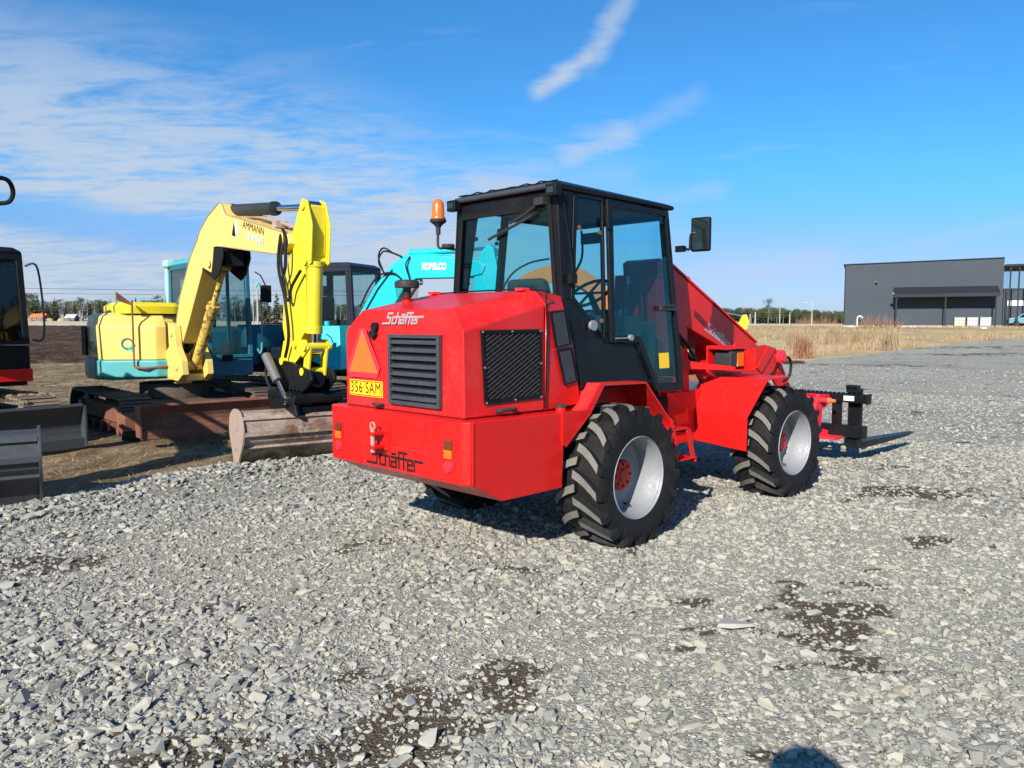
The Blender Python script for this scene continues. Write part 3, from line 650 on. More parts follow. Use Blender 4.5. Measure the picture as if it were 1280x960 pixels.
# ================================================================ EXCAVATORS
def stadium(x0, x1, z0, z1, n):
    """points (x,z,angle) evenly along a track loop"""
    r = (z1 - z0) / 2; L = (x1 - x0) - 2 * r; P = 2 * L + 2 * pi * r; out = []
    for k in range(n):
        s = (k + .5) / n * P
        if s < L: out.append((x0 + r + s, z1, 0))
        elif s < L + pi * r: a = (s - L) / r; out.append((x1 - r + r * sin(a), z0 + r + r * cos(a), a))
        elif s < 2 * L + pi * r: out.append((x1 - r - (s - L - pi * r), z0, pi))
        else: a = (s - 2 * L - pi * r) / r + pi; out.append((x0 + r + r * sin(a), z0 + r + r * cos(a), a))
    return out, P
def track(root, y, w, x0, x1, z1, mat='track_dirt', frame='rust', n=38, steel=True, muddy=None):
    pts, P = stadium(x0, x1, .02, z1 - .02, n); b = MB(); pitch = P / n
    for i, (x, z, a) in enumerate(pts):
        R = Matrix.Rotation(a, 3, 'Y')
        b.box((x, y, z), (pitch * .93, w, .028), R)
        off = R @ Vector((-pitch * .34, 0, .022)); b.box(Vector((x, y, z)) + off, (pitch * .14, w * .98, .03), R)
        if steel: off = R @ Vector((pitch * .1, 0, .018)); b.box(Vector((x, y, z)) + off, (pitch * .10, w * .98, .02), R)
        off = R @ Vector((0, 0, -.035)); b.box(Vector((x, y, z)) + off, (pitch * .8, w * .25, .05), R)
    t = b.build('track', [mat], root)
    b = MB(); r = z1 / 2
    b.bb(x0 + r, x1 - r, y - w * .22, y + w * .22, z1 * .34, z1 * .74); b.build('track_frame', frame, t, bevel=.02)
    b = MB(); b.lathe([(0, -w * .3), (r * .78, -w * .3), (r * .84, -w * .12), (r * .84, w * .12), (r * .78, w * .3), (0, w * .3)], (x1 - r, y, r), 'y', 24)
    b.build('idler_wheel', frame, t, smooth=35)
    b = MB(); b.lathe([(0, -w * .34), (r * .4, -w * .34), (r * .5, -w * .2), (r * .8, -w * .1), (r * .8, w * .1), (r * .5, w * .2), (0, w * .34)], (x0 + r, y, r), 'y', 16)
    b.build('drive_sprocket', 'steel', t, smooth=35)
    b = MB()
    for k in range(5):
        x = x0 + r * 1.9 + k * ((x1 - x0) - 3.8 * r) / 4; b.lathe([(0, -w * .3), (.075, -w * .3), (.075, w * .3), (0, w * .3)], (x, y, .13), 'y', 14)
    b.build('track_rollers', frame, t, smooth=35)
    return t
def blade(root, X, w, z0, h, mat, arm_from=.9, ya=.35):
    b = MB(); c = []
    outer = []; n = 7
    for i in range(n + 1):
        u = i / n; z = z0 + h * u; x = X - .10 * sin(pi * u) + .04 * u
        outer.append((x, z))
    inner = [(x - .035, z) for x, z in reversed(outer)]
    for i in range(n):
        q = [outer[i], outer[i + 1], inner[n - i - 1], inner[n - i]]; b.prism(q, -w / 2, w / 2)
    for s in (-1, 1):
        side = [(X + .05, z0), (X + .06, z0 + h * .55), (X + .05, z0 + h), (X - .13, z0 + h), (X - .16, z0 + .5 * h), (X - .12, z0)]
        b.prism(side, s * (w / 2 + .001), s * (w / 2 + .022))
    b.cyl((X - .02, -w / 2, z0 + h), (X - .02, w / 2, z0 + h), .028, seg=10); b.bb(X - .01, X + .015, -w / 2, w / 2, z0 - .03, z0 + .09)
    bl = b.build('dozer_blade', mat, root)
    b = MB()
    for s in (-1, 1): b.loft([[(arm_from, s * ya - .07, .34), (arm_from, s * ya + .07, .34), (arm_from, s * ya + .07, .46), (arm_from, s * ya - .07, .46)], [(X - .08, s * ya * 1.25 - .07, z0 + .10), (X - .08, s * ya * 1.25 + .07, z0 + .10), (X - .08, s * ya * 1.25 + .07, z0 + .24), (X - .08, s * ya * 1.25 - .07, z0 + .24)]])
    b.build('blade_arms', mat, bl, bevel=.01); return bl
def beam(mb, prof, w, y=0): mb.prism(prof, y - w / 2, y + w / 2)
def cylinder(root, a, bpt, split, r, mat, name='hydraulic_cylinder', y=0., rod='chrome'):
    A = Vector((a[0], y, a[1])); B = Vector((bpt[0], y, bpt[1])); Mp = A.lerp(B, split)
    o = MB().cyl(A, Mp, r, seg=18).cyl(A - (B - A).normalized() * .01, A + (B - A).normalized() * .05, r * 1.12, seg=18).cyl(Mp - (B - A).normalized() * .06, Mp + (B - A).normalized() * .02, r * 1.15, seg=18).build(name, mat, root, smooth=35)
    q = MB().cyl(Mp, B, r * .5, seg=14); q.cyl(B + Vector((0, -r * .9, 0)), B + Vector((0, r * .9, 0)), r * .85, seg=14); q.build('piston_rod', rod, o, smooth=35); return o
def rounded(P):
    Q = []
    for i, p in enumerate(P):
        a = P[i - 1]; b = P[(i + 1) % len(P)]
        Q.append((p[0] * .8 + a[0] * .2, p[1] * .8 + a[1] * .2)); Q.append((p[0] * .8 + b[0] * .2, p[1] * .8 + b[1] * .2))
    return Q
def bucket(root, M, w, mat, h=.62, d=.62):
    """grading bucket hanging from its hitch; local x forward (away from the machine), y across"""
    b = MB()
    # closed shell: back curve seen from outside
    prof = [(-.06, h + .02), (.08, h + .045), (.20, h + .015), (.28, h - .07), (.31, h - .17), (.275, h - .28), (.19, h - .38), (.09, h - .49), (.02, h - .62)]
    th = .022
    inn = [(x - .022, z - .012) for x, z in prof]
    for i in range(len(prof) - 1): b.loft([[(x, y, z) for x, z in (prof[i], prof[i + 1], inn[i + 1], inn[i])] for y in (-w / 2, w / 2)])
    for x, z, an in ((.265, h - .03, 35), (.310, h - .19, 0), (.225, h - .355, -45)):
        b.box((x, 0, z), (.040, w, .045), Matrix.Rotation(rad(-an), 3, 'Y'))
    b.box((.045, 0, h - .665), (.17, w + .01, .035), Matrix.Rotation(rad(-14), 3, 'Y'))
    side = [(-.20, h - .02), (-.05, h + .06), (.08, h + .07), (.21, h + .045), (.305, h - .05), (.34, h - .17), (.305, h - .30), (.22, h - .41), (.12, h - .52), (.07, h - .70), (.01, h - .70), (-.10, h - .45), (-.24, h - .22)]
    b.bb(-.10, .06, -.28, .28, h - .02, h + .06)
    b.v = [tuple(M @ Vector(p)) for p in b.v]
    o = b.build('bucket', mat, root)
    side = rounded(side)
    for s in (-1, 1):
        q = MB(); q.prism(side, s * (w / 2 + .001), s * (w / 2 + .026)); q.v = [tuple(M @ Vector(p)) for p in q.v]; q.build('side_plate', 'mud_metal' if mat == 'bucket_steel' else mat, o, bevel=.004)
    return o
def cabbox(root, x0, x1, y0, y1, z0, z1, zs, mat, lean=.0, roof_mat=None, glassm='clear_glass', post=.06, rear_z=None, roof_bulge=.07, mid=None):
    """cab with open window frames on four sides, separate panes, a roof and a seat"""
    rear_z = rear_z or zs
    cab = MB(); cab.bb(x0, x1, y0, y1, z0, zs - .02); cb = cab.build('cab_base', mat, root, bevel=.03)
    t = .05
    def rings(fn, a0, a1, lz, mids=(), name='window', ln=0.):
        xs = [a0] + list(mids) + [a1]
        f = MB(); P = []
        for i in range(len(xs) - 1):
            u0, u1 = xs[i], xs[i + 1]
            O = [(u0, lz), (u1, lz), (u1 , z1), (u0, z1)]
            I = [(u0 + post * (1 if i == 0 else .5), lz + .05), (u1 - post * (1 if i == len(xs) - 2 else .5), lz + .05), (u1 - post * (1 if i == len(xs) - 2 else .5), z1 - .09), (u0 + post * (1 if i == 0 else .5), z1 - .09)]
            f.ring(O, I, fn, 0, -t); P.append(I)
        o = f.build('cab_frame', mat, cb, bevel=.012)
        for I in P: MB().slab(I, fn, -.02, -.026).build('window', glassm, cb)
    rings(lambda a, z, q: (x1 + q - lean * (z - zs) , a, z), y0, y1, zs)
    rings(lambda a, z, q: (x0 - q, a, z), y0, y1, rear_z)
    fy = lambda yy, s: (lambda a, z, q: (a - (lean * (z - zs) if a > (x0 + x1) / 2 else 0), yy + s * q, z))
    rings(fy(y1, 1), x0 + .052, x1 - .052, zs, mids=(mid,) if mid else ())
    rings(fy(y0, -1), x0 + .052, x1 - .052, zs, mids=(mid,) if mid else ())
    xt = x1 - lean * (z1 - zs)
    r = MB(); r.loft([[(x0, y0, z1 - .01), (xt, y0, z1 - .01), (xt, y1, z1 - .01), (x0, y1, z1 - .01)], [(x0, y0, z1 + .03), (xt, y0, z1 + .03), (xt, y1, z1 + .03), (x0, y1, z1 + .03)],
                      [(x0 + .08, y0 + .07, z1 + .03 + roof_bulge), (xt - .1, y0 + .07, z1 + .02 + roof_bulge), (xt - .1, y1 - .07, z1 + .02 + roof_bulge), (x0 + .08, y1 - .07, z1 + .03 + roof_bulge)]])
    r.build('cab_roof', roof_mat or mat, cb, bevel=.05, seg=4)
    cx = (x0 + x1) / 2 - .1; cyy = (y0 + y1) / 2
    s = MB(); s.box((cx, cyy, zs + .02), (.48, .5, .14)); s.box((cx - .24, cyy, zs + .36), (.13, .46, .62)); s.box((cx - .24, cyy, zs + .78), (.09, .26, .20))
    s.build('seat', 'seat_cloth', cb, bevel=.04)
    s = MB()
    for dy in (-.3, .3): s.box((cx + .05, cyy + dy, zs + .12), (.42, .12, .18)); s.tube([(cx + .22, cyy + dy, zs + .2), (cx + .25, cyy + dy, zs + .46)], .018, 6)
    s.build('armrest', 'dark_plastic', cb, bevel=.02)
    return cb
# ---------------------------------------------------------------- yellow and teal excavator
YE = thing('excavator', (-5.35, 12.3, -.04), 138, 'yellow and teal midi excavator with rusty dozer blade and raised yellow boom', 'excavator')
for s in (-1, 1): track(YE, s * .95, .42, -1.45, 1.42, .62, n=40)
b = MB(); b.bb(-1.0, 1.0, -.75, .75, .30, .50); b.lathe([(0, 0), (.50, 0), (.50, .22), (0, .22)], (0, 0, .50), 'z', 32); b.build('undercarriage', 'track_dirt', YE, bevel=.01)
b = MB(); b.loft([[(1.30, -.95 + y, z) for y, z in ((-.26, .25), (.26, .25), (.26, .5), (-.26, .5))], [(1.50, -.95 + y, z) for y, z in ((-.22, .18), (.22, .18), (.22, .38), (-.22, .38))]]); b.build('track_guard', 'rust', YE, bevel=.02)
blade(YE, 2.05, 2.25, .16, .40, 'rust', .7, .45)
# counterweight and engine covers
def rr_poly(x0, x1, y0, y1, r, n=5):
    P = []
    for cx, cyy, a0 in ((x1 - r, y1 - r, 0), (x0 + r, y1 - r, 90), (x0 + r, y0 + r, 180), (x1 - r, y0 + r, 270)):
        for i in range(n + 1): a = rad(a0 + 90 * i / n); P.append((cx + r * cos(a), cyy + r * sin(a)))
    return P
cwP = rr_poly(-1.12, .30, -1.08, 1.08, .50)
b = MB(); b.loft([[(x, y, .80) for x, y in cwP], [(x * 1.02, y * 1.02, .86) for x, y in cwP], [(x * 1.02, y * 1.02, 1.12) for x, y in cwP]]); b.build('house_skirt', 'teal', YE, smooth=35)
b = MB(); cwQ = rr_poly(-1.10, .30, -1.06, .20, .42)
b.loft([[(x, y, 1.125) for x, y in cwQ], [(x, y, 1.55) for x, y in cwQ], [(-.4 + (x + .4) * .93, -.43 + (y + .43) * .93, 1.74) for x, y in cwQ], [(-.4 + (x + .4) * .80, -.43 + (y + .43) * .80, 1.80) for x, y in cwQ]]); b.build('engine_cover', 'yellow', YE, smooth=38)
b = MB(); cwT = rr_poly(-.85, .30, -.80, .10, .18)
b.loft([[(x, y, 1.79) for x, y in cwT], [(x, y, 1.90) for x, y in cwT], [(-.3 + (x + .3) * .88, -.3 + (y + .3) * .88, 1.96) for x, y in cwT]]); b.build('engine_hood', 'yellow_bright', YE, smooth=38)
b = MB(); b.loft([[(x, y, .84) for x, y in ((-.1, -1.10), (.22, -1.08), (.64, -.44), (.64, -.28), (-.1, -.28))], [(x, y, 1.10) for x, y in ((-.1, -1.10), (.22, -1.08), (.64, -.44), (.64, -.28), (-.1, -.28))]]); b.build('side_step', 'teal', YE, bevel=.03)
b = MB(); cwS = [(.28, -.28), (.60, -.28), (.60, -.44), (.20, -1.045), (-.10, -1.075), (-.10, -.28)]; b.loft([[(x, y, 1.10) for x, y in cwS], [(x, y, 1.60) for x, y in cwS], [(.10 + (x - .10) * .6, y * .92, 1.76) for x, y in cwS]]); b.build('tank_cover', 'yellow', YE, bevel=.02)
b = MB(); b.bb(.36, .50, -.34, -.14, 1.15, 1.70); b.build('valve_cover', 'yellow', YE, bevel=.02)
b = MB(); b.box((-.5, .6, 1.35), (1.1, 1.0, .45)); b.build('rear_cover', 'deep_teal', YE, bevel=.08)
b = MB(); b.bb(-.85, -.60, -1.095, -1.07, 1.15, 1.60); b.build('rubber_guard', 'ink', YE, bevel=.01)
# stripes, lettering on the cover and exhaust / handle details
text_obj('ViO', 'deep_teal', YE, sideM(-.42, 1.28, -1.0635), .24, 'model_lettering', .001, .9)
text_obj('70', 'cyan', YE, sideM(-.19, 1.24, -1.0635), .14, 'model_lettering', .001, 1.)
b = MB()
b.lathe([(.066, 0), (.066, .004), (.088, .004), (.088, 0)], (0, 0, 0), 'x', 24)
EM = Matrix.Translation((.385, -.775, 1.34)) @ Matrix.Rotation(atan2(-.40, .605), 4, 'Z')
b.v = [tuple(EM @ Vector(q)) for q in b.v]; b.build('emblem', 'deep_teal', YE, smooth=40)
b = MB(); b.box((.006, .06, -.04), (.004, .10, .03), Matrix.Rotation(rad(35), 3, 'X')); b.box((.012, .02, -.07), (.004, .13, .02), Matrix.Rotation(rad(-30), 3, 'X')); b.v = [tuple(EM @ Vector(q)) for q in b.v]; b.build('emblem', 'cyan', YE)
b = MB(); b.tube([(.66, -.30, 1.0), (.60, -.62, .98), (.52, -.72, 1.0)], .018, 8); b.tube([(.52, -.73, 1.0), (.52, -.73, 1.98)], .014, 8); b.loft([[(.515, -.735, 1.93), (.525, -.735, 1.90), (.525, -.725, 1.90), (.515, -.725, 1.93)], [(.44, -.93, 2.10), (.53, -.95, 1.98), (.54, -.94, 1.98), (.45, -.92, 2.10)]])
b.build('hand_rail', 'rust', YE, smooth=40)
MB().tube([(.32, -.50, 1.66), (.345, -.50, 1.66), (.345, -.50, 1.58), (.32, -.50, 1.58)], .02, 6).build('cover_latch', 'ink', YE)
# cab on the machine's left
YC = cabbox(YE, -.66, 1.02, .17, .87, .84, 2.58, 1.12, 'deep_teal', .06, 'teal', 'clear_glass', .07, rear_z=1.75, mid=.15)
b = MB(); b.loft([[(-.71, .14, 2.56), (-.71, .62, 2.56), (-.60, .62, 2.56), (-.60, .14, 2.56)], [(-.72, .14, 1.86), (-.72, .20, 1.86), (-.62, .20, 1.86), (-.62, .14, 1.86)]]); b.build('cab_corner', 'pale_teal', YC, bevel=.02)
b = MB(); b.bb(-.72, -.50, .10, .66, 2.54, 2.68); b.build('roof_corner', 'pale_teal', YC, bevel=.05)
b = MB(); b.bb(1.05, 1.09, .36, .52, 1.07, 1.17); b.build('front_lamp', 'ink', YC, bevel=.01)
b = MB(); b.tube([(1.00, .93, 2.44), (1.10, .98, 2.38), (1.14, 1.04, 2.22)], .012, 6); b.box((1.14, 1.04, 2.10), (.05, .16, .26)); b.build('mirror', 'ink', YC, bevel=.01)
MB().tube([(1.0, .94, 2.20), (1.03, 1.0, 2.20), (1.03, 1.0, 1.25), (1.0, .94, 1.25)], .014, 6).build('grab_rail', 'teal', YC, smooth=40)
# swing bracket
b = MB(); b.prism([(.45, .82), (1.05, .80), (1.25, .90), (1.22, 1.10), (1.02, 1.30), (.95, 1.62), (.70, 1.66), (.72, 1.30), (.45, 1.15)], -.30, -.20); b.prism([(.45, .82), (1.05, .80), (1.25, .90), (1.22, 1.10), (1.02, 1.30), (.95, 1.62), (.70, 1.66), (.72, 1.30), (.45, 1.15)], .06, .16)
b.cyl((.84, -.32, 1.50), (.84, .18, 1.50), .06, seg=16); b.cyl((1.02, -.32, 1.02), (1.02, .18, 1.02), .07, seg=16); b.cyl((.62, -.07, .74), (.62, -.07, 1.18), .13, seg=20); b.bb(.45, 1.1, -.2, .06, .80, .90)
sbk = b.build('swing_bracket', 'yellow', YE, bevel=.012)
# boom: outline traced in the boom plane
bp_ = [(.70, 1.45), (.78, 1.72), (.93, 2.03), (1.40, 2.575), (1.66, 2.77), (1.78, 2.90), (2.08, 3.07), (2.48, 3.21), (2.58, 3.19), (2.70, 3.04), (3.92, 2.765), (4.42, 2.65), (4.46, 2.54), (4.36, 2.45), (4.08, 2.445), (3.06, 2.575), (2.55, 2.64), (2.28, 2.655), (2.06, 2.58), (1.84, 2.37), (1.22, 1.62), (.98, 1.36), (.80, 1.34)]
yb = -.02
b = MB(); beam(b, bp_, .34, yb); boomY = b.build('boom', 'yellow', YE, bevel=.012)
b = MB()
for s in (-1, 1): b.prism([(2.05, 2.66), (2.60, 2.62), (2.62, 2.50), (2.48, 2.30), (2.30, 2.22), (2.14, 2.28), (1.90, 2.38)], yb + s * .171, yb + s * .19)
b.cyl((2.20, yb - .21, 2.42), (2.20, yb + .21, 2.42), .05, seg=14); b.bb(2.32, 2.55, yb - .12, yb + .12, 2.40, 2.60)
b.build('cylinder_guard', 'ink', boomY, bevel=.005)
b = MB(); b.prism([(2.05, 2.655), (2.34, 2.64), (2.30, 2.48), (2.24, 2.32), (2.02, 2.38), (1.90, 2.42)], yb - .205, yb - .192); b.cyl((2.19, yb - .212, 2.43), (2.19, yb - .204, 2.43), .035, seg=14); b.build('cylinder_lug', 'yellow', boomY, bevel=.004)
cylinder(YE, (1.02, 1.02), (2.20, 2.42), .62, .075, 'yellow_rusty', 'boom_cylinder', y=yb, rod='yellow_rusty')
for s in (-1, 1):
    MB().tube([(x, yb + s * .171, z) for x, z in bp_[:12]], .0065, 5).build('edge_weld', 'mud_metal', boomY, smooth=40)
    MB().tube([(x, yb + s * .171, z) for x, z in bp_[13:20]], .0055, 5).build('edge_weld', 'mud_metal', boomY, smooth=40)
cylinder(YE, (2.50, 3.13), (4.72, 2.93), .57, .075, 'dark_plastic', 'arm_cylinder', y=yb)
b = MB(); b.tube([(2.62, yb, 3.02), (3.2, yb + .02, 2.98), (3.9, yb, 2.84), (4.3, yb, 2.74)], .024, 8); b.tube([(2.62, yb + .06, 2.98), (3.4, yb + .06, 2.92), (4.4, yb + .05, 2.72)], .02, 8); b.box((3.9, yb, 2.81), (.10, .16, .08)); b.build('steel_pipes', 'mud_metal', boomY, smooth=40)
b = MB()
b.tube([(4.15, yb - .10, 2.70), (4.28, yb - .19, 2.60), (4.24, yb - .20, 2.30), (4.36, yb - .20, 2.0), (4.44, yb - .18, 1.9), (4.52, yb - .18, 2.05), (4.72, yb - .17, 2.22)], .018, 8)
b.tube([(4.2, yb - .12, 2.72), (4.42, yb - .20, 2.62), (4.42, yb - .20, 2.3), (4.30, yb - .18, 2.12), (4.36, yb - .18, 1.86), (4.40, yb - .17, 1.5), (4.28, yb - .16, 1.25)], .018, 8)
b.tube([(4.3, yb - .12, 2.64), (4.33, yb - .21, 2.4), (4.38, yb - .2, 2.1), (4.40, yb - .19, 1.95)], .016, 8)
b.build('hydraulic_hose', 'rubber', boomY, smooth=40)
# lettering on the boom's outer face
dz = atan2(-.30, 1.25)
def bface(x, z): return frame_mat((x, yb - .1712, z), (cos(dz), 0, sin(dz)), (-sin(dz), 0, cos(dz)))
text_obj('AMMANN', 'ink', boomY, bface(3.52, 2.790), .125, 'boom_lettering', .001, 1.2, bold=0., fit=.62)
text_obj('YANMAR', 'steel', boomY, bface(3.528, 2.668), .125, 'lettering_outline', .0004, 1.2, bold=0., fit=.59)
text_obj('YANMAR', 'white', boomY, bface(3.52, 2.672), .125, 'boom_lettering', .001, 1.2, bold=0., fit=.58)
b = MB(); b.slab([(2.88, 2.76), (3.00, 2.73), (2.96, 2.93)], lambda x, z, t: (x, t, z), yb - .1725, yb - .1705); b.build('boom_emblem', 'ink', boomY)
b = MB(); b.slab([(3.005, 2.73), (3.06, 2.72), (3.07, 2.91), (2.965, 2.93)], lambda x, z, t: (x, t, z), yb - .1725, yb - .1705); b.build('boom_emblem', 'white', boomY)
# arm (dipper), bright yellow
ap = [(4.62, 2.93), (4.72, 2.99), (4.80, 2.93), (4.82, 2.70), (4.80, 2.42), (4.70, 2.25), (4.66, 1.55), (4.50, 1.42), (4.16, 1.42), (4.10, 1.60), (4.16, 2.10), (4.30, 2.40), (4.38, 2.66)]
b = MB(); beam(b, ap, .20, yb); arm = b.build('dipper_arm', 'yellow_bright', YE, bevel=.012)
b = MB()
for s in (-1, 1): b.prism([(4.52, 2.78), (4.68, 3.02), (4.80, 2.98), (4.90, 2.72), (4.86, 2.30), (4.72, 2.24), (4.66, 2.60)], yb + s * .101, yb + s * .118)
b.cyl((4.36, yb - .17, 2.55), (4.36, yb + .17, 2.55), .08, seg=18); b.cyl((4.76, yb - .15, 2.33), (4.76, yb + .15, 2.33), .05, seg=14); b.cyl((4.72, yb - .14, 2.93), (4.72, yb + .14, 2.93), .045, seg=14); b.build('arm_plates', 'yellow_bright', arm, bevel=.004)
cylinder(YE, (4.78, 2.32), (4.70, 1.36), .80, .085, 'yellow_bright', 'bucket_cylinder', y=yb - .02)
b = MB()
for s in (-1, 1):
    b.prism([(4.56, 1.46), (4.74, 1.46), (4.80, 1.36), (4.66, 1.26), (4.46, 1.36)], yb + s * .12, yb + s * .14)
    b.prism([(4.68, 1.38), (4.80, 1.36), (4.74, 1.05), (4.60, 1.05)], yb + s * .09, yb + s * .115)
    b.prism([(4.14, 1.44), (4.70, 1.44), (4.56, 1.28), (4.28, 1.10), (4.06, 1.08), (4.06, 1.25)], yb + s * .08, yb + s * .11)
for x, z in ((4.74, 1.38), (4.50, 1.40), (4.18, 1.20), (4.68, 1.10)): b.cyl((x, yb - .17, z), (x, yb + .17, z), .045, seg=14)
lk_ = b.build('bucket_linkage', 'yellow_bright', YE, bevel=.005)
# tilting coupler, black
b = MB()
for s in (-1, 1):
    b.prism([(4.04, 1.22), (4.40, 1.20), (4.86, 1.12), (4.90, 1.02), (4.70, .86), (4.20, .82), (4.02, .96)], yb + s * .12, yb + s * .16)
    b.prism([(4.10, .86), (4.70, .86), (4.80, .62), (4.14, .60)], yb + s * .25, yb + s * .29)
b.box((4.42, yb, .84), (.60, .62, .07)); b.box((4.44, yb, .66), (.56, .5, .10)); b.cyl((4.15, yb - .3, .80), (4.15, yb + .3, .80), .06, seg=14); b.cyl((4.72, yb - .3, .80), (4.72, yb + .3, .80), .06, seg=14); b.cyl((4.42, yb, .84), (4.42, yb, 1.06), .17, seg=20); b.cyl((4.05, yb - .05, 1.0), (4.85, yb - .05, 1.02), .09, seg=16)
for k in range(7): b.cyl((4.2 + .09 * k, yb - .21, .90), (4.2 + .09 * k, yb - .17, .90), .022, seg=6)
tc = b.build('tilt_coupler', 'black', YE, bevel=.006)
A = Vector((4.12, -.34, 1.27)); B = Vector((4.62, -.34, .79)); Mp = A.lerp(B, .58)
o = MB().cyl(A, Mp, .055, seg=16).build('tilt_cylinder', 'steel', tc, smooth=35); MB().cyl(Mp, B, .026, seg=12).cyl(B + Vector((0, -.05, 0)), B + Vector((0, .05, 0)), .05, seg=12).build('piston_rod', 'chrome', o, smooth=35)
MB().tube([(4.14, -.32, 1.22), (4.02, -.30, 1.10), (4.06, -.30, .95), (4.2, -.28, .88), (4.3, -.24, .95)], .016, 8).build('hydraulic_hose', 'rubber', tc, smooth=40)
# bucket: axis turned towards the loader
bw_, YB = 1.62, None
BR = rad(90 - 68 - (90 - 138)) # bucket axis azimuth 68 deg expressed in machine coordinates
M = Matrix.Translation((4.46, .0, .02)) @ Matrix.Rotation(rad(-8), 4, 'Z')
YBK = bucket(YE, M, bw_, 'bucket_steel', h=.62)
# ---------------------------------------------------------------- turquoise excavator
KE = thing('excavator', (-3.98, 14.94, -.04), 112, 'turquoise excavator with dark cab standing behind the red loader', 'excavator')
for s in (-1, 1): track(KE, s * .92, .45, -1.45, 1.45, .66, mat='mud', n=38)
b = MB(); b.bb(-1.0, 1.0, -.7, .7, .32, .52); b.lathe([(0, 0), (.5, 0), (.5, .24), (0, .24)], (0, 0, .52), 'z', 28); b.build('undercarriage', 'track_dirt', KE, bevel=.01)
blade(KE, 1.95, 2.2, .2, .42, 'track_dirt', .7)
P = rr_poly(-.95, 1.05, -1.0, 1.12, .30); b = MB(); b.loft([[(x, y, .76) for x, y in P], [(x, y, .88) for x, y in P]]); b.build('platform', 'ink', KE, smooth=40)
P = rr_poly(-1.0, -.28, -1.0, 1.12, .35); b = MB(); b.loft([[(x, y, .89) for x, y in P], [(x, y, 1.42) for x, y in P], [(-.6 + (x + .6) * .9, y * .93, 1.62) for x, y in P]]); b.build('counterweight', 'deep_teal', KE, smooth=40)
b = MB(); b.loft([[(x, y, .885) for x, y in ((.50, -.98), (1.42, -.86), (1.42, -.30), (.50, -.30))], [(x, y, 1.60) for x, y in ((.56, -.78), (1.30, -.72), (1.30, -.34), (.56, -.34))]]); b.bb(.42, 1.50, -1.02, -.28, .84, .90)
b.cyl((.92, -.55, 1.60), (.92, -.55, 1.68), .05, seg=12); b.cyl((.95, -.83, 1.38), (.95, -.78, 1.385), .03, seg=10); b.build('tank_cover', 'cyan', KE, bevel=.02)
b = MB(); b.bb(-.27, .44, -.96, .05, .89, 1.22); b.build('side_cover', 'cab_grey', KE, bevel=.06)
KC = cabbox(KE, -.24, 1.06, .08, 1.16, .90, 2.70, 1.50, 'cab_grey', .04, 'cab_grey', 'clear_glass', .075, rear_z=1.6, roof_bulge=.07)
KB = [(1.12, 1.00), (1.15, 1.35), (1.45, 1.80), (1.79, 2.30), (2.11, 2.65), (2.36, 2.82), (2.50, 2.84), (3.1, 2.80), (3.80, 2.70), (3.95, 2.60), (3.88, 2.47), (3.6, 2.42), (3.0, 2.42), (2.62, 2.42), (2.42, 2.30), (2.02, 1.75), (1.55, 1.05), (1.40, .95)]
yk = -.20
b = MB(); beam(b, KB, .26, yk); KBo = b.build('boom', 'cyan', KE, bevel=.012)
cylinder(KE, (2.44, 2.88), (3.98, 2.90), .62, .055, 'cyan', 'arm_cylinder', y=yk)
cylinder(KE, (1.55, .95), (2.62, 2.36), .6, .06, 'cyan', 'boom_cylinder', y=yk)
b = MB(); beam(b, [(3.72, 2.50), (3.86, 2.86), (3.98, 2.97), (4.08, 2.90), (4.16, 2.5), (4.10, 1.5), (3.98, 1.05), (3.84, 1.05), (3.76, 1.5), (3.72, 2.2)], .20, yk); b.build('dipper_arm', 'cyan', KE, bevel=.012)
cylinder(KE, (4.16, 2.75), (4.24, 1.35), .7, .055, 'cyan', 'bucket_cylinder', y=yk)
b = MB()
for q in range(2): b.tube([(2.02, yk - .15 - .02 * q, 2.50), (1.92, yk - .20, 2.72 + .08 * q), (2.02, yk - .20, 2.90 + .06 * q), (2.22, yk - .18, 2.86), (2.36, yk - .15, 2.80)], .016, 6)
b.tube([(1.50, yk - .15, 1.95), (1.72, yk - .17, 2.30), (1.95, yk - .18, 2.50), (2.2, yk - .17, 2.52), (2.34, yk - .15, 2.42)], .016, 6); b.tube([(2.52, yk - .15, 2.80), (2.46, yk - .19, 2.66), (2.50, yk - .17, 2.48), (2.52, yk - .14, 2.38)], .014, 6)
b.tube([(1.52, yk - .14, 1.75), (1.86, yk - .14, 2.25), (2.16, yk - .14, 2.58)], .014, 6); b.build('hydraulic_hoses', 'rubber', KBo, smooth=40)
b = MB(); b.tube([(2.6, yk - .05, 2.85), (3.2, yk - .05, 2.81), (3.8, yk - .05, 2.72)], .016, 6); b.build('steel_pipe', 'cyan', KBo, smooth=40)
kd = atan2(-.03, 1.)
text_obj('KOBELCO', 'white', KBo, frame_mat((2.98, yk - .132, 2.615), (cos(kd), 0, sin(kd)), (-sin(kd), 0, cos(kd))), .15, 'boom_lettering', .001, 1.1, bold=.008, spacing=.95, fit=.47)
bucket(KE, Matrix.Translation((3.95, yk, .35)), .9, 'rust', h=.5)
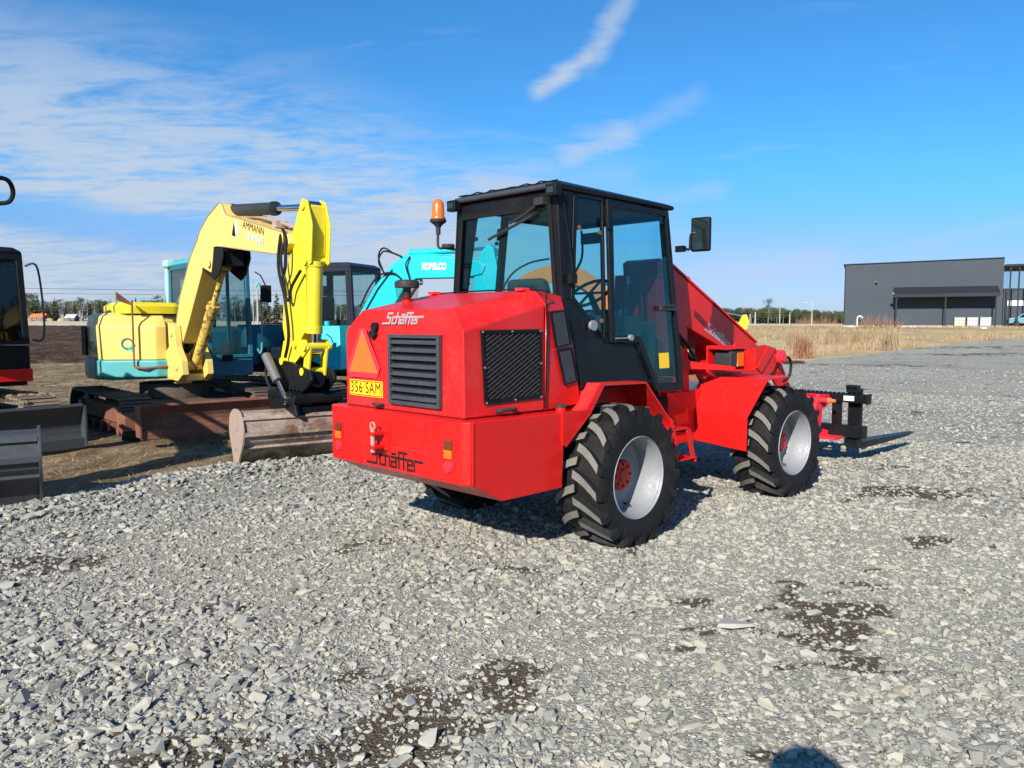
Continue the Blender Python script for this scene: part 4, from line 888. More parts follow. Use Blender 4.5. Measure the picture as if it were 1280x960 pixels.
# ---------------------------------------------------------------- black excavator at the left edge
BE = thing('excavator', (-8.2, 10.6, -.04), 128, 'black excavator with red stripe at the left edge, mud caked on its track', 'excavator')
for s in (-1, 1): track(BE, s * .95, .45, -1.55, 1.85, .66, mat='mud', frame='mud', n=42)
b = MB()
for i in range(46):
    x = random.uniform(.4, 1.75); y = random.uniform(.72, 1.18); b.lathe([(0, -.03), (.05, -.02), (.06, .01), (.03, .035), (0, .04)], (x, y, .655 if x < 1.5 else .60), 'z', 6)
b.build('mud_clods', 'mud', BE)
b = MB(); b.bb(-1.0, 1.0, -.7, .7, .32, .52); b.lathe([(0, 0), (.5, 0), (.5, .24), (0, .24)], (0, 0, .52), 'z', 28); b.build('undercarriage', 'mud', BE, bevel=.01)
blade(BE, 2.62, 2.2, .10, .50, 'grey_steel', .9)
P = rr_poly(-1.3, 1.24, -1.05, 1.02, .12); b = MB(); b.loft([[(x, y, .80) for x, y in P], [(x, y, .90) for x, y in P]]); b.build('platform', 'ink', BE)
b = MB(); b.bb(-1.3, .2, -1.05, 1.0, .90, 1.75); b.build('engine_cover', 'black', BE, bevel=.12)
BC = cabbox(BE, -.35, 1.30, .05, 1.02, .90, 2.58, 1.36, 'black', .11, 'black', 'dark_glass', .085)
b = MB(); b.bb(-.2, 1.312, .04, 1.034, .86, 1.03); b.build('red_stripe', 'red', BC, bevel=.01)
b = MB(); b.tube([(1.16, 1.05, 2.42), (1.26, 1.17, 2.38), (1.38, 1.17, 1.50), (1.30, 1.05, 1.42)], .014, 8); b.build('grab_rail', 'dark_plastic', BC, smooth=40)
b = MB(); b.tube([(.95, .0, 1.3), (1.2, -.1, 2.3), (1.5, -.15, 2.6)], .02, 6)
b.build('hydraulic_hose', 'rubber', BE, smooth=40)
BE_N0 = set(o.name for o in BE.children)
BB_ = [(.70, 1.10), (.75, 1.45), (1.2, 1.95), (1.9, 2.42), (2.4, 2.50), (4.2, 2.30), (5.15, 2.05), (5.2, 1.85), (5.0, 1.78), (3.9, 2.00), (2.5, 2.12), (2.1, 2.02), (1.35, 1.35), (1.1, 1.05)]
b = MB(); beam(b, BB_, .26, -.35); BBo = b.build('boom', 'black', BE, bevel=.012)
cylinder(BE, (2.4, 2.60), (5.15, 2.45), .6, .07, 'dark_plastic', 'arm_cylinder', y=-.35)
b = MB(); beam(b, [(5.0, 2.0), (5.08, 2.5), (5.24, 2.5), (5.4, 2.0), (5.5, 1.1), (5.35, .85), (5.15, .95), (5.0, 1.6)], .2, -.35); b.build('dipper_arm', 'black', BE, bevel=.012)
b = MB(); b.bb(5.05, 5.6, -.55, -.15, .70, .90); b.build('coupler', 'black', BE, bevel=.01)
M = Matrix.Translation((5.36, -.15, .0)) @ Matrix.Rotation(rad(-8), 4, 'Z') @ Matrix.Translation((.0, 0, .10))
bucket(BE, M, 1.6, 'grey_steel', h=.58)
for o in BE.children:
    if o.name not in BE_N0: o.rotation_euler = (0, 0, rad(-12))
b = MB(); b.tube([(1.9, -.75, 2.42), (1.65, -.2, 3.0), (1.40, .35, 3.42), (1.20, .82, 3.56), (1.12, .96, 3.44), (1.06, .93, 3.28), (1.0, .72, 3.22), (1.1, .2, 3.0), (1.45, -.5, 2.25)], .030, 8); b.build('boom_hose', 'rubber', BE, smooth=40)
# ---------------------------------------------------------------- orange excavator seen through the cab
OE = thing('excavator', (.42, 13.3, -.03), 80, 'orange excavator behind the loader, its curved boom seen through the cab glass', 'excavator')
for s in (-1, 1): track(OE, s * .7, .35, -1.1, 1.1, .55, n=32)
b = MB(); b.bb(-.8, .8, -.5, .5, .28, .42); b.lathe([(0, 0), (.4, 0), (.4, .2), (0, .2)], (0, 0, .42), 'z', 24); b.build('undercarriage', 'track_dirt', OE)
P = rr_poly(-1.0, .6, -.85, .85, .3); b = MB(); b.loft([[(x, y, .64) for x, y in P], [(x, y, 1.15) for x, y in P], [(x * .9, y * .9, 1.35) for x, y in P]]); b.build('house', 'orange', OE, smooth=40)
b = MB()
for x in (-.75, .25):
    for y in (.1, .78): b.tube([(x, y, 1.2), (x, y, 2.10)], .03, 8)
b.bb(-.85, .35, .02, .86, 2.08, 2.14); b.build('canopy', 'orange', OE, bevel=.01)
ob = [(.55, .9), (.35, 1.5), (-.45, 1.9)] 
b = MB()
R0 = []; 
for i in range(15):
    a = rad(168 - i * 11.5); R0.append((.30 + 1.02 * cos(a), 1.62 + .98 * sin(a)))
R1 = [(.30 + .74 * cos(rad(168 - i * 11.5)), 1.62 + .70 * sin(rad(168 - i * 11.5))) for i in range(15)]
b.prism(R0 + R1[::-1], -.42, -.20); OB = b.build('boom', 'orange', OE, bevel=.01)
b = MB(); b.tube([(-.70, -.3, 2.05), (-.5, -.3, 2.42), (-.2, -.3, 2.62), (.15, -.3, 2.70)], .018, 6); b.build('hydraulic_hose', 'rubber', OB, smooth=40)
cylinder(OE, (.55, 2.28), (1.35, 2.30), .4, .06, 'orange', 'arm_cylinder', y=-.31)
b = MB(); beam(b, [(1.15, 1.9), (1.3, 2.4), (1.42, 2.42), (1.5, 2.0), (1.48, 1.0), (1.3, .8), (1.22, 1.0)], .18, -.31); b.build('dipper_arm', 'orange', OE, bevel=.01)
bucket(OE, Matrix.Translation((1.3, -.31, .3)), .6, 'rust', h=.5)
# ---------------------------------------------------------------- small yellow excavator far behind the boom
SE = thing('excavator', (3.98, 20.2, .03), 96, 'small yellow excavator mostly hidden behind the loader boom', 'excavator')
for s in (-1, 1): track(SE, s * .6, .3, -.9, .9, .45, n=28)
b = MB(); b.lathe([(0, 0), (.3, 0), (.3, .25), (0, .25)], (0, 0, .35), 'z', 20); b.bb(-.6, .6, -.45, .45, .22, .36); b.build('undercarriage', 'track_dirt', SE)
P = rr_poly(-.8, .4, -.6, .6, .25); b = MB(); b.loft([[(x, y, .58) for x, y in P], [(x, y, 1.15) for x, y in P], [(x * .88, y * .88, 1.28) for x, y in P]]); b.build('house', 'yellow_bright', SE, smooth=40)
sb = [(.35, .7), (.3, 1.1), (.7, 1.66), (1.05, 1.90), (1.30, 1.86), (1.84, 1.58), (1.82, 1.46), (1.3, 1.68), (1.02, 1.66), (.7, 1.3), (.55, .75)]
b = MB(); beam(b, sb, .16); b.build('boom', 'yellow_bright', SE, bevel=.01)
cylinder(SE, (1.02, 1.94), (1.96, 1.76), .35, .045, 'yellow_bright', 'arm_cylinder')
b = MB(); beam(b, [(1.78, 1.44), (1.92, 1.78), (2.02, 1.80), (2.08, 1.62), (2.04, 1.44), (1.90, 1.36), (1.62, .72), (1.50, .70), (1.60, 1.1)], .14); b.build('dipper_arm', 'yellow_bright', SE, bevel=.008)
bucket(SE, Matrix.Translation((1.40, 0, .2)), .5, 'rust', h=.45)
# ================================================================ SETTING
SUN_EL, SUN_AZ = 29.0, 203.0      # the sun stands behind and left of the camera
def smooth_noise(x, y, seed=0):
    """value noise, numpy arrays"""
    xi = np.floor(x).astype(np.int64); yi = np.floor(y).astype(np.int64); fx = x - xi; fy = y - yi
    def h(a, b):
        n = (a * 374761393 + b * 668265263 + seed * 1442695041) & 0x7fffffff; n = ((n ^ (n >> 13)) * 1274126177) & 0x7fffffff; n = n ^ (n >> 16)
        return (n & 0xffff) / 65535.0
    ux = fx * fx * (3 - 2 * fx); uy = fy * fy * (3 - 2 * fy)
    return (h(xi, yi) * (1 - ux) + h(xi + 1, yi) * ux) * (1 - uy) + (h(xi, yi + 1) * (1 - ux) + h(xi + 1, yi + 1) * ux) * uy
def fbm(x, y, s, o=4, seed=0):
    r = 0; a = 1; t = 0
    for k in range(o): r = r + a * smooth_noise(x * s, y * s, seed + k * 17); t += a; a *= .5; s *= 2.03
    return r / t
def terrain(x, y):
    r = np.hypot(x, y)
    L = np.interp(r, [0, 30, 60, 130, 220, 450, 900, 3000], [0, 0, .25, 1.10, 1.75, 2.65, 3.4, 4.5])
    R = np.interp(r, [0, 45, 62, 90, 150, 300, 600, 3000], [0, 0, .42, 1.20, 1.32, 1.5, 1.95, 2.2])
    az = np.degrees(np.arctan2(x, np.maximum(y, 1e-3))); w = np.clip((az - 2) / 12, 0, 1); w = w * w * (3 - 2 * w)
    w = np.where(y < 0, 0, w)
    return L * (1 - w) + R * w
EY = np.array([-40, -10, 0, 4, 6.5, 8.3, 8.9, 9.3, 10, 14, 20, 30.8, 44, 56, 60]); EX = np.array([-40, -14, -8.5, -6, -4.42, -3.56, -2.95, -1.7, -.6, 1.4, 4.8, 10.4, 21.5, 36, 44.])
def edge_x(y): return np.interp(y, EY, EX)
SPOTS = [(-.55, 2.75, .75, .40, 1.0), (-.1, 3.35, .50, .30, .8), (-1.35, 2.35, .5, .35, .7), (1.42, 3.95, .50, .22, 1.1), (.95, 4.4, .55, .22, .9), (3.9, 7.3, .75, .35, 1.0), (2.2, 4.75, .5, .2, .8), (-3.35, 5.1, .6, .2, .9), (1.5, 3.55, .35, .12, .8), (3.1, 9.2, .5, .2, .5), (2.1, 2.6, .25, .15, .8), (.45, 4.2, .35, .15, .7), (2.9, 2.85, .3, .15, .5), (7, 14, 1.5, .6, .5), (14, 30, 3, 1.2, .7), (24, 40, 6, 1.0, .8), (28, 46, 7, 1.2, .8), (-1.9, 3.9, .5, .15, .5), (-2.6, 6.0, .8, .25, .4), (2.9, 5.6, .4, .2, .8), (4.6, 6.1, .5, .2, .7), (.2, 5.0, .4, .12, .6), (1.9, 4.3, .5, .18, .8), (5.2, 8.6, .8, .3, .7), (-1.0, 2.0, .3, .2, .8), (3.4, 4.3, .3, .15, .6)]
def dirt_mask(x, y):
    n = fbm(x, y, 2.3, 5, 3); n2 = fbm(x, y, 7., 3, 9)
    m = np.zeros_like(x)
    for cx, cy_, a, b, s in SPOTS: m = np.maximum(m, s * np.exp(-((x - cx) / a) ** 2 - ((y - cy_) / b) ** 2))
    n3 = fbm(x, y, 17., 2, 15)
    d = m * .95 + (n - .5) * 2.1 + (n2 - .5) * 1.5 + (n3 - .5) * .8
    return np.clip((d - .52) / .30, 0, 1)
def mesh_from_arrays(name, V, F, mat, kind=None, parent=None):
    """V (n,3); F (m,k) all faces of the same size"""
    me = bpy.data.meshes.new(name); n, k = F.shape
    me.vertices.add(len(V)); me.vertices.foreach_set('co', np.ascontiguousarray(V, dtype=np.float32).ravel())
    me.loops.add(n * k); me.loops.foreach_set('vertex_index', np.ascontiguousarray(F, dtype=np.int32).ravel())
    me.polygons.add(n); me.polygons.foreach_set('loop_start', np.arange(0, n * k, k, dtype=np.int32)); me.polygons.foreach_set('loop_total', np.full(n, k, dtype=np.int32))
    me.update(calc_edges=True)
    if isinstance(mat, str): mat = MATS[mat]
    me.materials.append(mat); me.shade_flat()
    o = bpy.data.objects.new(name, me); COL.objects.link(o)
    if kind: o['kind'] = kind
    if parent: o.parent = parent
    return o
def grid_mesh(name, X, Y, Z, mat, kind='structure', smooth=True, attrs=None):
    r, c = X.shape; V = np.stack([X, Y, Z], -1).reshape(-1, 3)
    i = np.arange(r - 1)[:, None] * c + np.arange(c - 1)[None, :]
    F = np.stack([i, i + 1, i + c + 1, i + c], -1).reshape(-1, 4)
    o = mesh_from_arrays(name, V, F, mat, kind)
    if smooth: o.data.shade_smooth()
    for k, a in (attrs or {}).items():
        at = o.data.attributes.new(k, 'FLOAT', 'POINT'); at.data.foreach_set('value', np.ascontiguousarray(a, dtype=np.float32).ravel())
    return o
# ---- ground materials
def attr(nt, name): n = nt.nodes.new('ShaderNodeAttribute'); n.attribute_name = name; return n.outputs['Fac']
def vor(nt, vec, scale, feature='F1', out='Distance'):
    n = N(nt, 'ShaderNodeTexVoronoi', Scale=scale); n.feature = feature; lk(nt, vec, n.inputs['Vector']); return n.outputs[out]
def mth(nt, op, a, b=0.):
    n = nt.nodes.new('ShaderNodeMath'); n.operation = op
    for i, v in enumerate((a, b)):
        if isinstance(v, (int, float)): n.inputs[i].default_value = v
        else: lk(nt, v, n.inputs[i])
    return n.outputs[0]
m, nt, out = new_mat('gravel')
co = texco(nt); p = N(nt, 'ShaderNodeBsdfPrincipled', Roughness=.88); p.inputs['Specular IOR Level'].default_value = .25
wv = N(nt, 'ShaderNodeTexNoise', Scale=30., Detail=2.); lk(nt, co, wv.inputs['Vector'])
vadd = nt.nodes.new('ShaderNodeVectorMath'); vadd.operation = 'MULTIPLY_ADD'; lk(nt, wv.outputs['Color'], vadd.inputs[0]); vadd.inputs[1].default_value = (.012,) * 3; lk(nt, co, vadd.inputs[2]); cw_ = vadd.outputs[0]
cellc = vor(nt, cw_, 42., 'F1', 'Color'); sep = nt.nodes.new('ShaderNodeSeparateColor'); lk(nt, cellc, sep.inputs[0])
cell2 = vor(nt, cw_, 95., 'F1', 'Color'); sep2 = nt.nodes.new('ShaderNodeSeparateColor'); lk(nt, cell2, sep2.inputs[0])
grey = mixc(nt, ramp(nt, sep.outputs[0], 0, 1), (.20, .20, .18), (.42, .41, .35))
grey = mixc(nt, ramp(nt, sep2.outputs[1], .3, 1., 0, .6), grey, (.39, .37, .30))
fine = mixc(nt, ramp(nt, sep2.outputs[0], 0, 1), (.34, .33, .27), (.48, .46, .385))
grey = mixc(nt, attr(nt, 'fine'), grey, fine); grey = mixc(nt, ramp(nt, noise(nt, 5., 6, .75, co), .50, .68, 0, .35), grey, (.22, .205, .16))
big = ramp(nt, noise(nt, .35, 4, .6, co), .35, .65)
grey = mixc(nt, big, grey, mixc(nt, 1., grey, (.88, .86, .82), 'MULTIPLY'))
crack = ramp(nt, vor(nt, cw_, 42., 'DISTANCE_TO_EDGE'), 0, .10)
grey = mixc(nt, mth(nt, 'MULTIPLY', mth(nt, 'SUBTRACT', 1., crack), .35), grey, (.20, .185, .16))
soil = mixc(nt, ramp(nt, noise(nt, 60, 4, .7, co), .3, .7), (.055, .040, .025), (.15, .115, .078))
dm_ = ramp(nt, mth(nt, 'ADD', attr(nt, 'dirt'), mth(nt, 'MULTIPLY', mth(nt, 'SUBTRACT', noise(nt, 26, 5, .75, co), .5), 1.6)), .35, .65)
lk(nt, mixc(nt, dm_, grey, soil), p.inputs['Base Color'])
hgt = mth(nt, 'ADD', mth(nt, 'MULTIPLY', ramp(nt, vor(nt, cw_, 42., 'DISTANCE_TO_EDGE'), 0, .25), mth(nt, 'ADD', sep.outputs[1], .35)), mth(nt, 'MULTIPLY', ramp(nt, vor(nt, cw_, 95., 'DISTANCE_TO_EDGE'), 0, .2), .4))
hgt = mth(nt, 'ADD', hgt, mth(nt, 'MULTIPLY', noise(nt, 160, 3, .7, co), .5))
bn = N(nt, 'ShaderNodeBump', Strength=.85, Distance=.010); lk(nt, hgt, bn.inputs['Height']); lk(nt, bn.outputs[0], p.inputs['Normal'])
lk(nt, p.outputs[0], out.inputs[0])

m, nt, out = new_mat('stone')
p = N(nt, 'ShaderNodeBsdfPrincipled', Roughness=.82); p.inputs['Specular IOR Level'].default_value = .3; co = texco(nt)
cr_ = nt.nodes.new('ShaderNodeValToRGB'); lk(nt, attr(nt, 'tint'), cr_.inputs[0]); e = cr_.color_ramp; e.elements[0].position = 0; e.elements[0].color = (.13, .135, .14, 1); e.elements[1].position = 1; e.elements[1].color = (.47, .455, .405, 1)
for ps, c in ((.18, (.175, .177, .168)), (.40, (.272, .268, .238)), (.60, (.37, .355, .30)), (.78, (.35, .315, .24)), (.90, (.39, .375, .325))): el = e.elements.new(ps); el.color = rgba(c)
lk(nt, mixc(nt, ramp(nt, noise(nt, 90, 5, .7, co), .42, .7, 0, .55), cr_.outputs[0], (.33, .30, .225)), p.inputs['Base Color'])
bn = N(nt, 'ShaderNodeBump', Strength=.6, Distance=.004); lk(nt, noise(nt, 140, 4, .7, co), bn.inputs['Height']); lk(nt, bn.outputs[0], p.inputs['Normal'])
lk(nt, p.outputs[0], out.inputs[0])

def ground_mat(name, c1, c2, c3, s1, s2, bump, bd, st=(1, 1, 1), lo=.4, hi=.62):
    m, nt, out = new_mat(name); co = texco(nt); sv = stretch(nt, co, st)
    p = N(nt, 'ShaderNodeBsdfPrincipled', Roughness=.95); p.inputs['Specular IOR Level'].default_value = .1
    a = noise(nt, s1, 7, .68, sv); b = noise(nt, s2, 5, .75, sv); c = noise(nt, s1 * .13, 5, .6, co)
    base = mixc(nt, ramp(nt, a, lo, hi), c1, c2); base = mixc(nt, ramp(nt, mixc(nt, .5, b, c), .47, .60), base, c3)
    lk(nt, base, p.inputs['Base Color'])
    bn = N(nt, 'ShaderNodeBump', Strength=bump, Distance=bd); lk(nt, mixc(nt, .5, a, b), bn.inputs['Height']); lk(nt, bn.outputs[0], p.inputs['Normal'])
    lk(nt, p.outputs[0], out.inputs[0])
ground_mat('dry_field', (.10, .068, .040), (.38, .285, .165), (.18, .128, .074), 2.6, 16, 1., .10, (1, .45, 1))
ground_mat('straw_field', (.40, .30, .15), (.52, .41, .24), (.30, .22, .12), .30, 3, .6, .05, (1, .3, 1))
ground_mat('plough_soil', (.045, .026, .016), (.150, .098, .064), (.085, .054, .036), 1.5, 6, 1., .35, (1., .3, 1))
ground_mat('stubble', (.50, .42, .29), (.58, .49, .36), (.44, .36, .25), .1, 1, .2, .05, (1, .4, 1))
# ---- terrain sheet to the horizon
rr = np.concatenate([np.array([0, 3, 6, 9, 12]), np.geomspace(14, 2600, 90)]); aa = np.radians(np.linspace(0, 360, 361))
Rg, Ag = np.meshgrid(rr, aa, indexing='ij'); X = Rg * np.sin(Ag); Y = Rg * np.cos(Ag)
grid_mesh('ground', X, Y, terrain(X, Y) - .055, 'straw_field')
# near field: trodden soil and straw, between the excavators
def strip(name, x0, x1, y0, y1, nx, ny, off, mat, wob=0., amp=0., nseed=1, pw=1.):
    yy = y0 + (y1 - y0) * np.linspace(0, 1, ny) ** pw; u = np.linspace(0, 1, nx); U, Yg = np.meshgrid(u, yy)
    X = x0 + (x1 - x0) * U
    Yg = Yg + wob * (fbm(X, Yg * 0, .06, 4, nseed) - .5) * ((Yg - y0) / (y1 - y0) * 0 + 1)
    Z = terrain(X, Yg) + off + amp * (fbm(X, Yg, 1.3, 4, nseed) - .5)
    if name == 'field': Z -= .25 * np.clip((X - edge_x(Yg) - .15) / .6, 0, 1)
    Z[0, :] -= .5; Z[-1, :] -= .5
    return grid_mesh(name, X, Yg, Z, mat)
strip('field', -45, 22, -14, 34, 260, 220, -.030, 'dry_field', 0, .12, 5)
strip('ploughed_field', -130, 12, 31, 128, 300, 260, .02, 'plough_soil', 5., .30, 8, 1.8)
strip('stubble_field', -600, 90, 129, 470, 60, 40, .06, 'stubble', 6., 0, 9)
# gravel yard
n1, n2 = 520, 430
yy = np.concatenate([np.linspace(-14, 1.0, 30), 1.0 + (60.5 - 1.0) * np.linspace(0, 1, n1 - 30) ** 2.1]); u = np.linspace(0, 1, n2) ** 1.9
U, Yg = np.meshgrid(u, yy); xl = edge_x(Yg) + .35 * (fbm(Yg * 1., Yg * 0 + 3.3, 1.1, 4, 21) - .5); X = xl + (95 - xl) * U
dl = X - xl; berm = .07 * np.exp(-((dl - .45) / .40) ** 2) * np.clip((12 - Yg) / 3, 0, 1)
Z = terrain(X, Yg) - .010 + berm + .035 * (fbm(X, Yg, .9, 4, 2) - .5) + .012 * (fbm(X, Yg, 9, 2, 4) - .5)
Z = np.where(dl < .02, terrain(X, Yg) - .08, Z)
fine = np.clip((fbm(X, Yg, .55, 4, 31) - .42) * 3.2 + np.exp(-((X - 2.5) / 2.2) ** 2 - ((Yg - 4.6) / 2.) ** 2) * .6 + np.clip((Yg - 9) / 30, 0, .8), 0, 1)
grid_mesh('gravel_yard', X, Yg, Z, 'gravel', attrs={'dirt': dirt_mask(X, Yg), 'fine': fine})
# ---- loose stones
def hull_proto(seed):
    r = random.Random(seed); bm = bmesh.new(); ex = r.uniform(1.0, 1.55); ez = r.uniform(.50, .85)
    for i in range(12):
        d = Vector((r.gauss(0, 1), r.gauss(0, 1), r.gauss(0, 1))).normalized() * r.uniform(.78, 1.15); d.x *= ex; d.z *= ez; bm.verts.new(d)
    res = bmesh.ops.convex_hull(bm, input=bm.verts); bmesh.ops.delete(bm, geom=list({g for g in res['geom_interior'] + res['geom_unused'] if isinstance(g, bmesh.types.BMVert)}), context='VERTS')
    bmesh.ops.triangulate(bm, faces=bm.faces); bm.verts.index_update()
    V = np.array([v.co[:] for v in bm.verts]); F = np.array([[v.index for v in f.verts] for f in bm.faces]); bm.free(); return V, F
PROT = [hull_proto(100 + i) for i in range(18)]
def ground_z(x, y):
    dl = x - edge_x(y); berm = .07 * np.exp(-((dl - .45) / .40) ** 2) * np.clip((12 - y) / 3, 0, 1)
    return terrain(x, y) - .010 + np.where(dl > .05, berm + .035 * (fbm(x, y, .9, 4, 2) - .5) + .012 * (fbm(x, y, 9, 2, 4) - .5), -.03)
def bake_stones(name, x, y, s, tint, mat='stone', sink=.12):
    n = len(x); pick = RNG.integers(0, len(PROT), n); VV = []; FF = []; TT = []; base = 0; z = ground_z(x, y)
    for k, (V, F) in enumerate(PROT):
        idx = np.nonzero(pick == k)[0]
        if not len(idx): continue
        a = RNG.uniform(0, 2 * pi, len(idx)); t = RNG.normal(0, .38, len(idx)); q = RNG.uniform(0, 2 * pi, len(idx))
        ca, sa = np.cos(a), np.sin(a); ct, st_ = np.cos(t), np.sin(t); cq, sq = np.cos(q), np.sin(q)
        Rz = np.zeros((len(idx), 3, 3)); Rz[:, 0, 0] = ca; Rz[:, 0, 1] = -sa; Rz[:, 1, 0] = sa; Rz[:, 1, 1] = ca; Rz[:, 2, 2] = 1
        Rx = np.zeros_like(Rz); Rx[:, 0, 0] = 1; Rx[:, 1, 1] = ct; Rx[:, 1, 2] = -st_; Rx[:, 2, 1] = st_; Rx[:, 2, 2] = ct
        Rq = np.zeros_like(Rz); Rq[:, 0, 0] = cq; Rq[:, 0, 1] = -sq; Rq[:, 1, 0] = sq; Rq[:, 1, 1] = cq; Rq[:, 2, 2] = 1
        R = np.einsum('nij,njk,nkl->nil', Rz, Rx, Rq)
        P = np.einsum('nij,vj->nvi', R, V) * s[idx][:, None, None]
        P[:, :, 0] += x[idx][:, None]; P[:, :, 1] += y[idx][:, None]; P[:, :, 2] += (z[idx] + s[idx] * sink)[:, None]
        VV.append(P.reshape(-1, 3)); nv = len(V)
        FF.append((F[None] + (base + np.arange(len(idx)) * nv)[:, None, None]).reshape(-1, 3)); base += nv * len(idx)
        TT.append(np.repeat(tint[idx], nv))
    o = mesh_from_arrays(name, np.concatenate(VV), np.concatenate(FF), mat, 'stuff')
    at = o.data.attributes.new('tint', 'FLOAT', 'POINT'); at.data.foreach_set('value', np.concatenate(TT).astype(np.float32)); return o
def scatter(r0, r1, dens, med, sig, az0=-44, az1=44, hi=.045):
    n = int((r1 ** 2 - r0 ** 2) / 2 * rad(az1 - az0) * dens); r = np.sqrt(RNG.uniform(r0 ** 2, r1 ** 2, n)); a = np.radians(RNG.uniform(az0, az1, n))
    return r * np.sin(a), r * np.cos(a), np.clip(RNG.lognormal(np.log(med), sig, n), .004, hi)
parts = [scatter(1.2, 4.2, 3600, .0095, .55, -58, 62), scatter(4.2, 7.5, 2300, .0118, .50, -46, 52), scatter(7.5, 12, 850, .0135, .42), scatter(12, 20, 200, .015, .35), scatter(18, 32, 40, .018, .3)]
x, y, s = [np.concatenate([p[i] for p in parts]) for i in range(3)]
dm = dirt_mask(x, y); fn_ = np.clip((fbm(x, y, .55, 4, 31) - .42) * 3.2 + np.exp(-((x - 2.5) / 2.2) ** 2 - ((y - 4.6) / 2.) ** 2) * .6, 0, 1)
keep = (x > edge_x(y) + .03 + RNG.normal(0, .05, len(x))) & (RNG.random(len(x)) > dm * .55) & ((RNG.random(len(x)) > fn_ * .45) | (s < .010))
x, y, s, dm, fn_ = x[keep], y[keep], s[keep], dm[keep], fn_[keep]
s = s * (1 - .25 * fn_)
bl_ = np.clip((fbm(x, y, .35, 3, 44) - .4) * 3, 0, 1) * .5 + np.clip((-x - 1.0) / 4, 0, .5)
tint = np.clip(RNG.beta(2.1, 2.1, len(x)) * (1 - bl_ * .45) + fn_ * .08, 0, 1)
bake_stones('loose_gravel', x, y, s, tint)
# coarser blue-grey rock along the raised edge of the yard
n = 9000; y = RNG.uniform(1.5, 13, n); dl = np.abs(RNG.normal(.35, .42, n)); x = edge_x(y) + dl; s = np.clip(RNG.lognormal(np.log(.020), .4, n), .008, .055)
bake_stones('coarse_rock', x, y, s, np.clip(RNG.beta(1.6, 2.6, n), 0, 1), sink=.3)
n = 9000; r = np.sqrt(RNG.uniform(6.5 ** 2, 22 ** 2, n)); a = np.radians(RNG.uniform(-44, 0, n)); x = r * np.sin(a); y = r * np.cos(a); k = (x < edge_x(y) - .02) & (fbm(x, y, 1.1, 3, 61) > .45)
x, y = x[k], y[k]; bake_stones('soil_clods', x, y, np.clip(RNG.lognormal(np.log(.022), .55, len(x)), .008, .075), RNG.random(len(x)), 'mud', .1)
# flat stone slab in the middle of the yard
b = MB(); b.loft([[(-.10, -.03, 0), (-.02, -.05, 0), (.11, -.02, 0), (.08, .04, 0), (-.06, .05, 0)], [(-.09, -.03, .022), (-.02, -.04, .026), (.10, -.02, .014), (.07, .03, .012), (-.05, .04, .02)]])
o = b.build('flat_stone', 'pole_wood', bevel=.004); o.location = (1.17, 4.0, .012); tag(o, 'flat pale grey stone slab lying in the gravel by a wet patch', 'stone')
# ---- straw and weeds
def blades(name, x, y, z, h, w, lean, mat, kind='stuff', bend=.35):
    n = len(x); a = RNG.uniform(0, 2 * pi, n); c, s_ = np.cos(a), np.sin(a); la = RNG.uniform(0, 2 * pi, n); lx, ly = np.cos(la) * lean * h, np.sin(la) * lean * h
    V = np.zeros((n, 5, 3)); 
    for k, (t, ww) in enumerate(((0, 1), (0, -1), (.55, -.8), (.55, .8), (1, 0))):
        V[:, k, 0] = x + c * w * ww * .5 + lx * t * (t * .6 + .4); V[:, k, 1] = y + s_ * w * ww * .5 + ly * t * (t * .6 + .4); V[:, k, 2] = z + h * t * np.sqrt(np.maximum(.02, 1 - np.minimum(lean, .99) ** 2))
    B = (np.arange(n) * 5)[:, None]
    F = np.concatenate([np.concatenate([B + 0, B + 1, B + 2], 1), np.concatenate([B + 0, B + 2, B + 3], 1), np.concatenate([B + 3, B + 2, B + 4], 1)])
    return mesh_from_arrays(name, V.reshape(-1, 3), F, mat, kind)
n = 38000; r = np.sqrt(RNG.uniform(6 ** 2, 30 ** 2, n)); a = np.radians(RNG.uniform(-44, 2, n)); x = r * np.sin(a); y = r * np.cos(a)
k = (x < edge_x(y) - .05) & (fbm(x, y, .8, 4, 6) + .25 * fbm(x, y, 6, 2, 7) > .60); x, y = x[k], y[k]
blades('dry_straw', x, y, terrain(x, y) - .01, RNG.uniform(.04, .14, len(x)), RNG.uniform(.004, .010, len(x)), RNG.uniform(.8, .99, len(x)), 'straw')
n = 26000; t = RNG.random(n) ** 1.4; y = 20 + t * 42; off = RNG.exponential(6., n) + .1; x = edge_x(y) - off
k = (x > -2) & (fbm(x, y, .30, 4, 12) > .46); x, y, off = x[k], y[k], off[k]
hh = .10 + .62 * np.clip((fbm(x, y, .22, 3, 77) - .42) * 3.0, 0, 1) * RNG.uniform(.4, 1.0, len(x)) * np.clip(1.3 - off / 14, .25, 1)
blades('dry_weeds', x, y, terrain(x, y) - .05, hh, RNG.uniform(.012, .026, len(x)), RNG.uniform(.05, .5, len(x)), 'straw_pale')
n = 36000; x = RNG.uniform(12, 95, n); y = RNG.uniform(57, 92, n); k = (fbm(x, y, .12, 4, 13) > .44); x, y = x[k], y[k]
blades('field_grass', x, y, terrain(x, y) - .05, RNG.uniform(.1, .32, len(x)), RNG.uniform(.03, .06, len(x)), RNG.uniform(.1, .6, len(x)), 'straw')
def weed_tuft(loc, h, nst, label, mat='straw_pale', spread=.35, cat='weed'):
    t = blades('weed_tuft', RNG.normal(0, spread * .45, nst), RNG.normal(0, spread * .45, nst), np.zeros(nst), RNG.uniform(.5, 1, nst) * h, RNG.uniform(.012, .028, nst), RNG.uniform(.05, .35, nst), mat, kind=None)
    t.location = loc; return tag(t, label, cat, 'tall dry weeds on the verge')
def tz(x, y): return float(terrain(np.array([float(x)]), np.array([float(y)]))[0])
